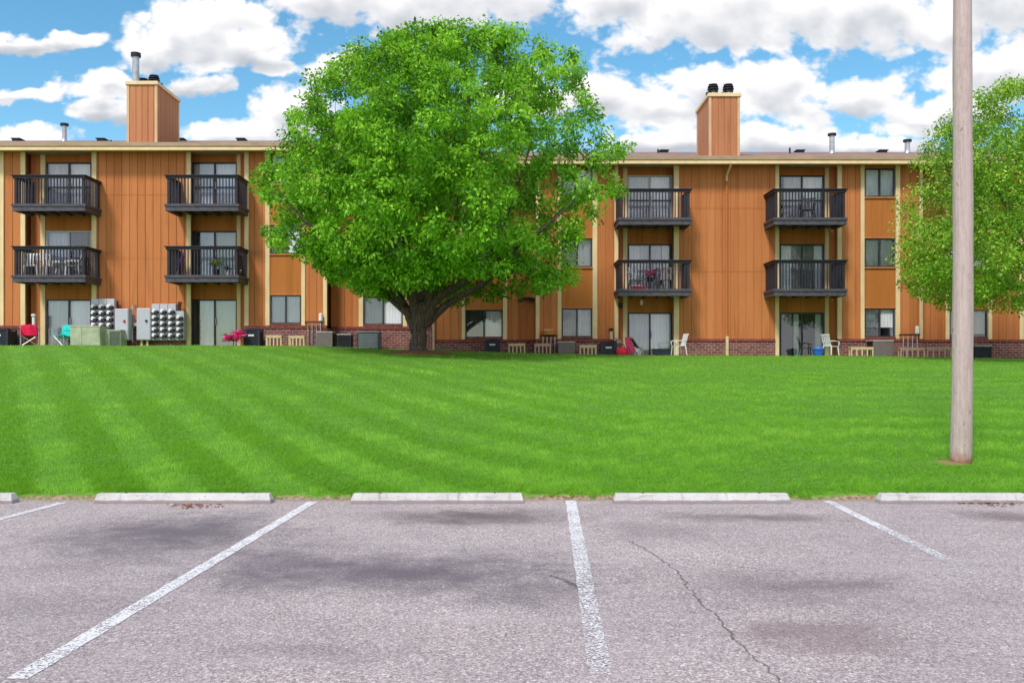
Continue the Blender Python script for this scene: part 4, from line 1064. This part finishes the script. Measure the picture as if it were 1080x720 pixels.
# ------------------------------------------------------------------ trees
def leaves_mesh(name, cents, per, rad, size, tone_c, mat, seed, droop=.5, stretch=(1, 1, .8)):
    r = np.random.default_rng(seed); nC = len(cents); n = nC*per
    c = np.repeat(cents, per, 0); rr = np.repeat(rad, per)
    d = r.normal(0, 1, (n, 3)); d /= np.linalg.norm(d, axis=1)[:, None]; q = r.random(n)**.45
    off = d*(rr*q)[:, None]*np.array(stretch)
    p = c+off
    # blade direction: outward and hanging
    dr = off/np.maximum(np.linalg.norm(off, axis=1), 1e-4)[:, None]*.6+r.normal(0, .55, (n, 3)); dr[:, 2] -= droop
    dr /= np.linalg.norm(dr, axis=1)[:, None]
    side = np.cross(dr, r.normal(0, 1, (n, 3))+np.array([0, 0, 1.2])); side /= np.maximum(np.linalg.norm(side, axis=1), 1e-4)[:, None]
    L = size*r.uniform(.7, 1.25, n); W = L*.52
    V = np.empty((n, 4, 3)); nr = np.cross(dr, side)
    V[:, 0] = p; V[:, 1] = p+dr*(L*.45)[:, None]+side*(W/2)[:, None]+nr*(L*.08)[:, None]
    V[:, 2] = p+dr*L[:, None]; V[:, 3] = p+dr*(L*.45)[:, None]-side*(W/2)[:, None]+nr*(L*.08)[:, None]
    me = bpy.data.meshes.new(name); me.vertices.add(n*4); me.vertices.foreach_set('co', V.reshape(-1))
    me.loops.add(n*4); me.loops.foreach_set('vertex_index', np.arange(n*4, dtype=np.int32))
    me.polygons.add(n); me.polygons.foreach_set('loop_start', np.arange(0, n*4, 4, dtype=np.int32)); me.update(calc_edges=True)
    tone = np.clip(np.repeat(tone_c, per)+r.normal(0, .2, n), 0, 1)
    at = me.attributes.new('tone', 'FLOAT', 'FACE'); at.data.foreach_set('value', tone.astype(np.float32))
    me.materials.append(mat); o = bpy.data.objects.new(name, me); C.objects.link(o); return o

def crown_points(table, cpx, Y, n, seed, ymax, shell=.42, hollow_py=None, sparse=None):
    """cluster centres inside a crown whose half widths on both sides come from a height table"""
    r = np.random.default_rng(seed); pys = np.array([t[0] for t in table], float); lf = np.array([t[1] for t in table], float); rt = np.array([t[2] for t in table], float)
    out = []
    while len(out) < n:
        py = r.uniform(pys[0], pys[-1]); a = r.uniform(0, 2*math.pi)
        Lx = (cpx-np.interp(py, pys, lf))*Y/F; Rx = (np.interp(py, pys, rt)-cpx)*Y/F; Dy = min(ymax, (Lx+Rx)/2)
        if r.random() > (Lx+Rx)/11.8: continue
        q = r.random()**shell
        if hollow_py and py > hollow_py and q < .38: continue
        lump = 1+.03*math.sin(3*a+py*.05)+.12*__import__('mathutils').noise.noise(Vector((2.6*math.cos(a), 2.6*math.sin(a), py*.035+seed)))
        x = q*math.cos(a)*(Rx if math.cos(a) > 0 else Lx)*lump; y = q*math.sin(a)*Dy*lump
        if sparse and r.random() < sparse(x, py): continue
        k = (Y+min(y, 0)*.85)/Y
        from mathutils import noise as _n
        if _n.noise(Vector((x*.75+seed, y*.75, PZ(py, Y)*.9))) < (-.13 if py < 225 else -.30): continue
        if hollow_py == 240 and y < .4 and py > 288 and 470 < cpx+x*F/Y < 565 and py > 258+.0*x: continue
        if hollow_py == 240 and py > 300 and 405 < cpx+x*F/Y < 478 and y < 1: continue
        out.append((PX(cpx, Y)*k+x*k, Y+y, CAMZ+(PZ(py, Y)-CAMZ)*k))
    return np.array(out)

def build_tree(name, base, label, cents, limbs, leafmat, per, rad, size, tone, seed, droop=.5, group=None, root_r=.42):
    """trunk and limbs drawn as tapered sweeps, then a twig to every leaf cluster"""
    e = empty(name, base, label, 'tree'); r = random.Random(seed); bx, by, bz = base
    tr = MB(); nodes = []; nrad = []
    for pts, rads in limbs:
        P = [Vector(p) for p in pts]; Q = []; R = []
        for i in range(len(P)-1):
            a = P[max(i-1, 0)]; b = P[i]; c = P[i+1]; d = P[min(i+2, len(P)-1)]
            for k in range(5):
                t = k/5; q = .5*((2*b)+(c-a)*t+(2*a-5*b+4*c-d)*t*t+(3*b-a-3*c+d)*t**3)
                Q.append(q+Vector((r.gauss(0, .012), r.gauss(0, .012), 0))); R.append(rads[i]+(rads[i+1]-rads[i])*t)
        Q.append(P[-1]); R.append(rads[-1]); R = [q*(.66 if rads[0] < .27 else 1) for q in R]
        tr.tube([q-Vector(base) for q in Q], R, 12)
        for q, rr in zip(Q, R):
            if q.z-bz > 1.6: nodes.append(tuple(q)); nrad.append(rr)
    # space filling: connect clusters, nearest first
    nodes = np.array(nodes); nr_ = np.array(nrad)
    order = np.argsort([np.min(np.linalg.norm(nodes-c, axis=1)) for c in cents]); br = MB()
    nodes = list(map(tuple, nodes)); nr_ = list(nr_)
    arr = np.array(nodes)
    for idx in order:
        c = cents[idx]; d = arr-c; dist = np.linalg.norm(d, axis=1)
        pen = dist + .5*np.maximum(0, arr[:, 2]-c[2])
        j = int(np.argmin(pen)); p = Vector(arr[j]); cv = Vector(c); L = (cv-p).length
        if L < .05: continue
        m1 = p.lerp(cv, .4)+Vector((r.gauss(0, .05), r.gauss(0, .05), -.02))*L; m2 = p.lerp(cv, .75)+Vector((r.gauss(0, .04), r.gauss(0, .04), .03))*L
        r0 = min(nr_[j]*.75, .010+.018*L); r0 = max(r0, .008)
        br.tube([p-Vector(base), m1-Vector(base), m2-Vector(base), cv-Vector(base)], [r0, r0*.8, r0*.55, .005], 4, cap=False)
        arr = np.vstack([arr, np.array([m1, m2, cv])]); nr_ += [r0*.8, r0*.6, .01]
    mk('trunk', tr, M['bark'], e, smooth=True)
    mk('branches', br, M['bark'], e, smooth=True)
    # leaf clusters relative to the base
    R_ = np.full(len(cents), rad)*np.random.default_rng(seed).uniform(.7, 1.25, len(cents))
    lv = leaves_mesh('crown', cents-np.array(base), per, R_, size, tone, leafmat, seed+1, droop)
    lv.parent = e
    return e

Y = 28.0; zb = float(gz(TRX, TRY))
T1 = [(29, 468, 522), (30, 418, 548), (48, 375, 598), (70, 345, 620), (95, 320, 638), (125, 302, 652), (155, 286, 663), (185, 276, 666), (208, 270, 655), (232, 268, 640), (250, 276, 622), (266, 298, 612), (284, 330, 606), (299, 368, 600), (309, 385, 585)]
T1 = [(a, 465-(465-b)*.985, 465+(c-465)*.98) for a, b, c in T1]
cents = crown_points(T1, 465, Y, 1950, 21, 5.5, .45, 240, lambda x, py: .55*float(np.clip((x+.3)/3, 0, 1))*(1 if py > 90 else .6))
tone = np.clip(.5+.22*np.random.default_rng(2).normal(size=len(cents)), .1, .95)
def q3(px, py, dy=0): return (PX(px, Y+dy), Y+dy, PZ(py, Y+dy))
tb = (TRX, TRY, zb)
limbs = [
 ([(TRX, Y, zb-.2), (TRX, Y, zb+.12), (TRX+.03, Y, zb+.6), (TRX+.06, Y, PZ(334, Y)), (TRX+.08, Y, PZ(318, Y))], [.31, .275, .235, .21, .15]),
 ([q3(438, 350), q3(430, 330, .1), q3(418, 305, .0), q3(403, 280, -.3), q3(388, 245, -.7), q3(365, 190, -1.2), q3(345, 140, -1.2)], [.22, .19, .16, .14, .11, .07, .03]),
 ([q3(440, 345), q3(436, 322, -.15), q3(430, 295, -.5), q3(428, 250, -1.2), q3(420, 190, -2), q3(415, 120, -2.4)], [.22, .2, .16, .12, .08, .03]),
 ([q3(445, 345), q3(446, 315, .3), q3(452, 280, .8), q3(458, 220, 1.3), q3(462, 140, 1.5), q3(470, 60, 1.2)], [.22, .2, .16, .13, .08, .03]),
 ([q3(446, 345), q3(458, 318, -.1), q3(478, 304, -.3), q3(500, 290, -.6), q3(516, 272, -.9), q3(528, 240, -1.3), q3(548, 190, -1.8), q3(565, 130, -2)], [.24, .22, .19, .17, .15, .12, .08, .03]),
 ([q3(450, 342, .1), q3(466, 325, .1), q3(486, 312, .2), q3(508, 300, .5), q3(545, 270, 1.1), q3(585, 230, 1.8), q3(620, 180, 2.2)], [.22, .19, .15, .13, .10, .07, .03]),
 ([q3(447, 335), q3(455, 305, -.3), q3(472, 275, -.8), q3(482, 225, -1.4), q3(488, 150, -1.7), q3(500, 70, -1.2)], [.2, .17, .14, .11, .07, .03]),
 ([q3(434, 335), q3(415, 318, .4), q3(398, 300, 1.0), q3(370, 265, 2.0), q3(335, 225, 2.6), q3(310, 180, 2.6)], [.17, .14, .12, .09, .06, .03]),
 ([q3(443, 330), q3(438, 300, .8), q3(425, 250, 2.0), q3(410, 190, 3), q3(400, 130, 3.2)], [.17, .15, .11, .07, .03]),
 ([q3(428, 322), q3(400, 295, -1.2), q3(365, 262, -2.4), q3(325, 235, -3), q3(295, 205, -2.8)], [.13, .11, .08, .05, .03]),
 ([q3(500, 290, -.6), q3(535, 268, -1.6), q3(575, 240, -2.2), q3(612, 205, -2)], [.12, .09, .06, .03]),
]
for k in range(7):   # root flare
    a = k*.9+.3; limbs.append(([(TRX, Y, zb+.5), (TRX+.22*math.cos(a), Y+.22*math.sin(a), zb+.16), (TRX+.44*math.cos(a), Y+.44*math.sin(a), zb-.12)], [.15, .10, .05]))
build_tree('round_tree', tb, 'huge round bright green tree with forked dark trunk in the middle of the lawn', cents, limbs, M['leafA'], 86, .33, .128, tone, 31, .55)

Y = 29.0
T2 = [(84, 1062, 1105), (95, 1040, 1130), (115, 1022, 1150), (135, 985, 1165), (155, 975, 1180), (185, 966, 1195), (215, 958, 1205), (245, 950, 1210), (270, 950, 1210), (295, 960, 1200), (312, 985, 1180), (322, 1010, 1160)]
cents = crown_points(T2, 1082, Y, 1250, 55, 3.9, .5, 250, lambda x, py: .1)
tone = np.clip(.5+.2*np.random.default_rng(4).normal(size=len(cents)), .05, .97)
TX2 = PX(1097, Y); zb2 = float(gz(TX2, Y))
limbs = [
 ([(TX2, Y, zb2-.2), (TX2, Y, zb2+.1), (TX2, Y, zb2+1.2), (TX2-.02, Y, PZ(318, Y))], [.34, .27, .22, .2]),
 ([q3(1097, 325), q3(1082, 306, -.1), q3(1060, 297, -.3), q3(1030, 285, -.6), q3(1000, 265, -.9), q3(972, 235, -1)], [.14, .10, .08, .06, .045, .02]),
 ([q3(1097, 322), q3(1092, 280, -.3), q3(1075, 240, -.8), q3(1055, 205, -1), q3(1040, 160, -1.1)], [.17, .14, .1, .07, .02]),
 ([q3(1090, 270, -.3), q3(1065, 250, -.4), q3(1035, 222, -.5), q3(1005, 190, -.4), q3(992, 160, -.2)], [.09, .07, .055, .04, .02]),
 ([q3(1098, 320), q3(1098, 260, .4), q3(1090, 190, .8), q3(1080, 120, .6)], [.16, .12, .08, .02]),
 ([q3(1098, 318), q3(1115, 270, .5), q3(1140, 220, 1), q3(1160, 170, .8)], [.15, .1, .06, .02]),
 ([q3(1098, 310), q3(1080, 270, 1.3), q3(1040, 230, 2.2), q3(1010, 190, 2)], [.12, .09, .05, .02]),
 ([q3(1098, 310), q3(1110, 270, -1), q3(1120, 220, -1.8), q3(1110, 160, -2)], [.12, .09, .05, .02]),
]
build_tree('spring_tree', (TX2, Y, zb2), 'loose yellow-green tree behind the utility pole at the right edge', cents, limbs, M['leafB'], 62, .36, .105, tone, 77, .45)

# trees and low houses behind the camera side: reflected in the glass only, real things across the lot
def far_tree(x, y, h, w, seed, label):
    r = np.random.default_rng(seed); n = 90
    a = r.uniform(0, 6.28, n); q = r.random(n)**.5; zz = r.uniform(.28, 1, n)*h; wd = w*np.sin(np.clip((zz/h-.2)/.85, 0, 1)*math.pi)**.7
    c = np.stack([x+np.cos(a)*q*wd, y+np.sin(a)*q*wd, zz], 1)
    build_tree('street_tree', (x, y, 0), label, c, [([(x, y, -.2), (x, y, h*.3), (x+.2, y, h*.8)], [.35, .25, .05])], M['leafA'], 60, 1.1, .35, np.full(n, .4), seed, .3)


# ------------------------------------------------------------------ sky
w = bpy.data.worlds.new('World'); S.world = w; w.use_nodes = True; nt = w.node_tree; nt.nodes.clear()
SUN_EL, SUN_AZ = math.radians(50), math.radians(205)   # azimuth clockwise from +Y: behind the camera, a little to the left
grp = bpy.data.node_groups.new('cloud_density', 'ShaderNodeTree')
grp.interface.new_socket('P', in_out='INPUT', socket_type='NodeSocketVector'); grp.interface.new_socket('D', in_out='OUTPUT', socket_type='NodeSocketFloat')
gi = grp.nodes.new('NodeGroupInput'); go = grp.nodes.new('NodeGroupOutput'); grp.interface.new_socket('S', in_out='OUTPUT', socket_type='NodeSocketFloat')
# cloud banks of this sky: angular centre and size, in thousandths of a tangent (u right, v up)
BL = [(210, 38, 88, 42), (262, 50, 62, 26), (165, 55, 45, 22), (240, 15, 60, 20), (30, 48, 52, 13), (80, 42, 40, 9), (105, 92, 52, 18), (30, 101, 48, 9), (105, 120, 46, 13), (25, 150, 62, 17),
      (215, 88, 42, 12), (300, 76, 32, 12), (255, 143, 75, 20), (310, 118, 50, 30), (350, 75, 38, 26), (450, -8, 185, 46), (340, -2, 70, 26),
      (760, 8, 170, 56), (900, 8, 150, 50), (1040, 0, 130, 62), (1000, 35, 60, 22), (655, 0, 70, 40), (638, 97, 48, 28), (698, 118, 54, 30), (745, 95, 48, 30), (820, 92, 62, 36), (850, 115, 40, 22), (915, 106, 52, 26), (965, 128, 44, 17),
      (1045, 78, 100, 34), (700, 152, 78, 13), (820, 145, 70, 20), (915, 155, 90, 13), (1010, 118, 50, 24), (560, 105, 60, 30)]
nz = noise(grp, scalev(grp, gi.outputs[0], (.030, .042, 1)), 1.0, 9, .62)
wz = N(grp, 'ShaderNodeTexNoise'); wz.inputs['Scale'].default_value = 1; wz.inputs['Detail'].default_value = 4; grp.links.new(scalev(grp, gi.outputs[0], (.016, .022, 1)), wz.inputs['Vector'])
ws = N(grp, 'ShaderNodeVectorMath', operation='SCALE'); grp.links.new(vmath(grp, 'SUBTRACT', wz.outputs['Color'], (.5, .5, .5)).outputs[0], ws.inputs[0]); ws.inputs[3].default_value = 34
pp = vmath(grp, 'ADD', gi.outputs[0], ws.outputs[0]).outputs[0]
w2 = N(grp, 'ShaderNodeTexNoise'); w2.inputs['Scale'].default_value = 1; w2.inputs['Detail'].default_value = 3; grp.links.new(scalev(grp, gi.outputs[0], (.05, .05, 1)), w2.inputs['Vector'])
ws2 = N(grp, 'ShaderNodeVectorMath', operation='SCALE'); grp.links.new(vmath(grp, 'SUBTRACT', w2.outputs['Color'], (.5, .5, .5)).outputs[0], ws2.inputs[0]); ws2.inputs[3].default_value = 16
pw2 = vmath(grp, 'ADD', gi.outputs[0], ws2.outputs[0]).outputs[0]
best = None
for (cx, cy, rx, ry) in BL:
    q = vmath(grp, 'MULTIPLY', vmath(grp, 'SUBTRACT', pp, (cx, cy, 0)).outputs[0], (1/rx, 1/ry, 0)).outputs[0]
    l = vmath(grp, 'DOT_PRODUCT', q, q).outputs['Value']
    best = l if best is None else math_(grp, 'SMOOTH_MIN', best, l, .25)
puff = None
for sc_, wt in ((.026, .50), (.055, .30), (.12, .16)):
    vv = N(grp, 'ShaderNodeTexVoronoi', feature='SMOOTH_F1', voronoi_dimensions='2D'); vv.inputs['Scale'].default_value = 1; vv.inputs['Smoothness'].default_value = .35
    grp.links.new(scalev(grp, pw2, (sc_, sc_*1.25, 1)), vv.inputs['Vector'])
    q = math_(grp, 'MULTIPLY', math_(grp, 'SUBTRACT', .45, vv.outputs['Distance']), wt)
    if puff is None: first_puff = q
    puff = q if puff is None else math_(grp, 'ADD', puff, q)
dn = math_(grp, 'ADD', math_(grp, 'SUBTRACT', 1.0, math_(grp, 'POWER', best, .6)), math_(grp, 'ADD', math_(grp, 'MULTIPLY', math_(grp, 'SUBTRACT', nz, .5), 1.15), math_(grp, 'MULTIPLY', puff, 1.15)))
grp.links.new(dn, go.inputs[0])
n3 = noise(grp, scalev(grp, gi.outputs[0], (.020, .028, 1)), 1.0, 3, .5)
sm = math_(grp, 'ADD', math_(grp, 'SUBTRACT', 1.0, math_(grp, 'POWER', best, .6)), math_(grp, 'ADD', math_(grp, 'MULTIPLY', math_(grp, 'SUBTRACT', n3, .5), .9), math_(grp, 'MULTIPLY', first_puff, .9)))
grp.links.new(sm, go.inputs[1])
tc = N(nt, 'ShaderNodeTexCoord'); sp = N(nt, 'ShaderNodeSeparateXYZ'); nt.links.new(tc.outputs['Generated'], sp.inputs[0])
yy = math_(nt, 'MAXIMUM', sp.outputs[1], .15)
cu = N(nt, 'ShaderNodeCombineXYZ'); nt.links.new(math_(nt, 'MULTIPLY_ADD', math_(nt, 'DIVIDE', sp.outputs[0], yy), 960, 540), cu.inputs[0]); nt.links.new(math_(nt, 'MULTIPLY_ADD', math_(nt, 'DIVIDE', sp.outputs[2], yy), -960, 385), cu.inputs[1])
def dens(off):
    g = N(nt, 'ShaderNodeGroup'); g.node_tree = grp
    nt.links.new(vmath(nt, 'ADD', cu.outputs[0], off).outputs[0] if off else cu.outputs[0], g.inputs[0]); return g.outputs[1 if off else 0]
d0 = dens(None); d1 = dens((-5, -14, 0)); d2 = dens((5, 14, 0))
front = maprange(nt, sp.outputs[1], .45, .7, 0, 1, True)
gen = maprange(nt, noise(nt, scalev(nt, tc.outputs['Generated'], (2, 2, 4)), 1.4, 8, .6), .42, .56, 0, 1, True)
mask = maprange(nt, d0, -.05, .42, 0, 1, True)
mask = math_(nt, 'ADD', math_(nt, 'MULTIPLY', mask, front), math_(nt, 'MULTIPLY', gen, math_(nt, 'SUBTRACT', 1, front)), clamp=True)
sky = N(nt, 'ShaderNodeTexSky', sky_type='NISHITA'); sky.sun_disc = False; sky.sun_elevation = SUN_EL; sky.sun_rotation = SUN_AZ
sky.air_density = 1.0; sky.dust_density = .3; sky.ozone_density = 1.5; sky.altitude = 300
SK = .10
hs = N(nt, 'ShaderNodeHueSaturation'); hs.inputs['Saturation'].default_value = 1.25; hs.inputs['Value'].default_value = 1.25; hs.inputs['Hue'].default_value = .482
nt.links.new(sky.outputs[0], hs.inputs['Color'])
shade = maprange(nt, math_(nt, 'ADD', math_(nt, 'MULTIPLY', math_(nt, 'SUBTRACT', d1, d2), .5), math_(nt, 'MULTIPLY', d0, .17)), -.35, .85, 0, 1, True)
cc = ramp(nt, shade, [(0, (1.12, 1.1, 1.1)), (.38, (1.0, .99, 1.01)), (.65, (.78, .80, .84)), (1, (.55, .58, .64))])
cm = N(nt, 'ShaderNodeVectorMath', operation='SCALE'); nt.links.new(cc, cm.inputs[0]); cm.inputs[3].default_value = .68/SK
col = mix(nt, mask, hs.outputs[0], cm.outputs[0])
bg = N(nt, 'ShaderNodeBackground'); bg.inputs[1].default_value = SK; nt.links.new(col, bg.inputs[0])
ow = N(nt, 'ShaderNodeOutputWorld'); nt.links.new(bg.outputs[0], ow.inputs[0])
w.cycles.sampling_method = 'MANUAL'; w.cycles.sample_map_resolution = 512

sl = bpy.data.lights.new('sun', 'SUN'); sl.energy = 2.0; sl.angle = math.radians(11); sl.color = (1, .95, .88)
so = bpy.data.objects.new('sun', sl); C.objects.link(so); so.location = (0, -10, 30)
dv = Vector((math.sin(SUN_AZ)*math.cos(SUN_EL), math.cos(SUN_AZ)*math.cos(SUN_EL), math.sin(SUN_EL)))
so.rotation_euler = (-dv).to_track_quat('-Z', 'Y').to_euler()

S.render.engine = 'CYCLES'
S.view_settings.view_transform = 'Standard'; S.view_settings.look = 'None'; S.view_settings.gamma = 1; S.view_settings.exposure = .55
S.cycles.use_denoising = True
S.render.resolution_x = 1024; S.render.resolution_y = 682
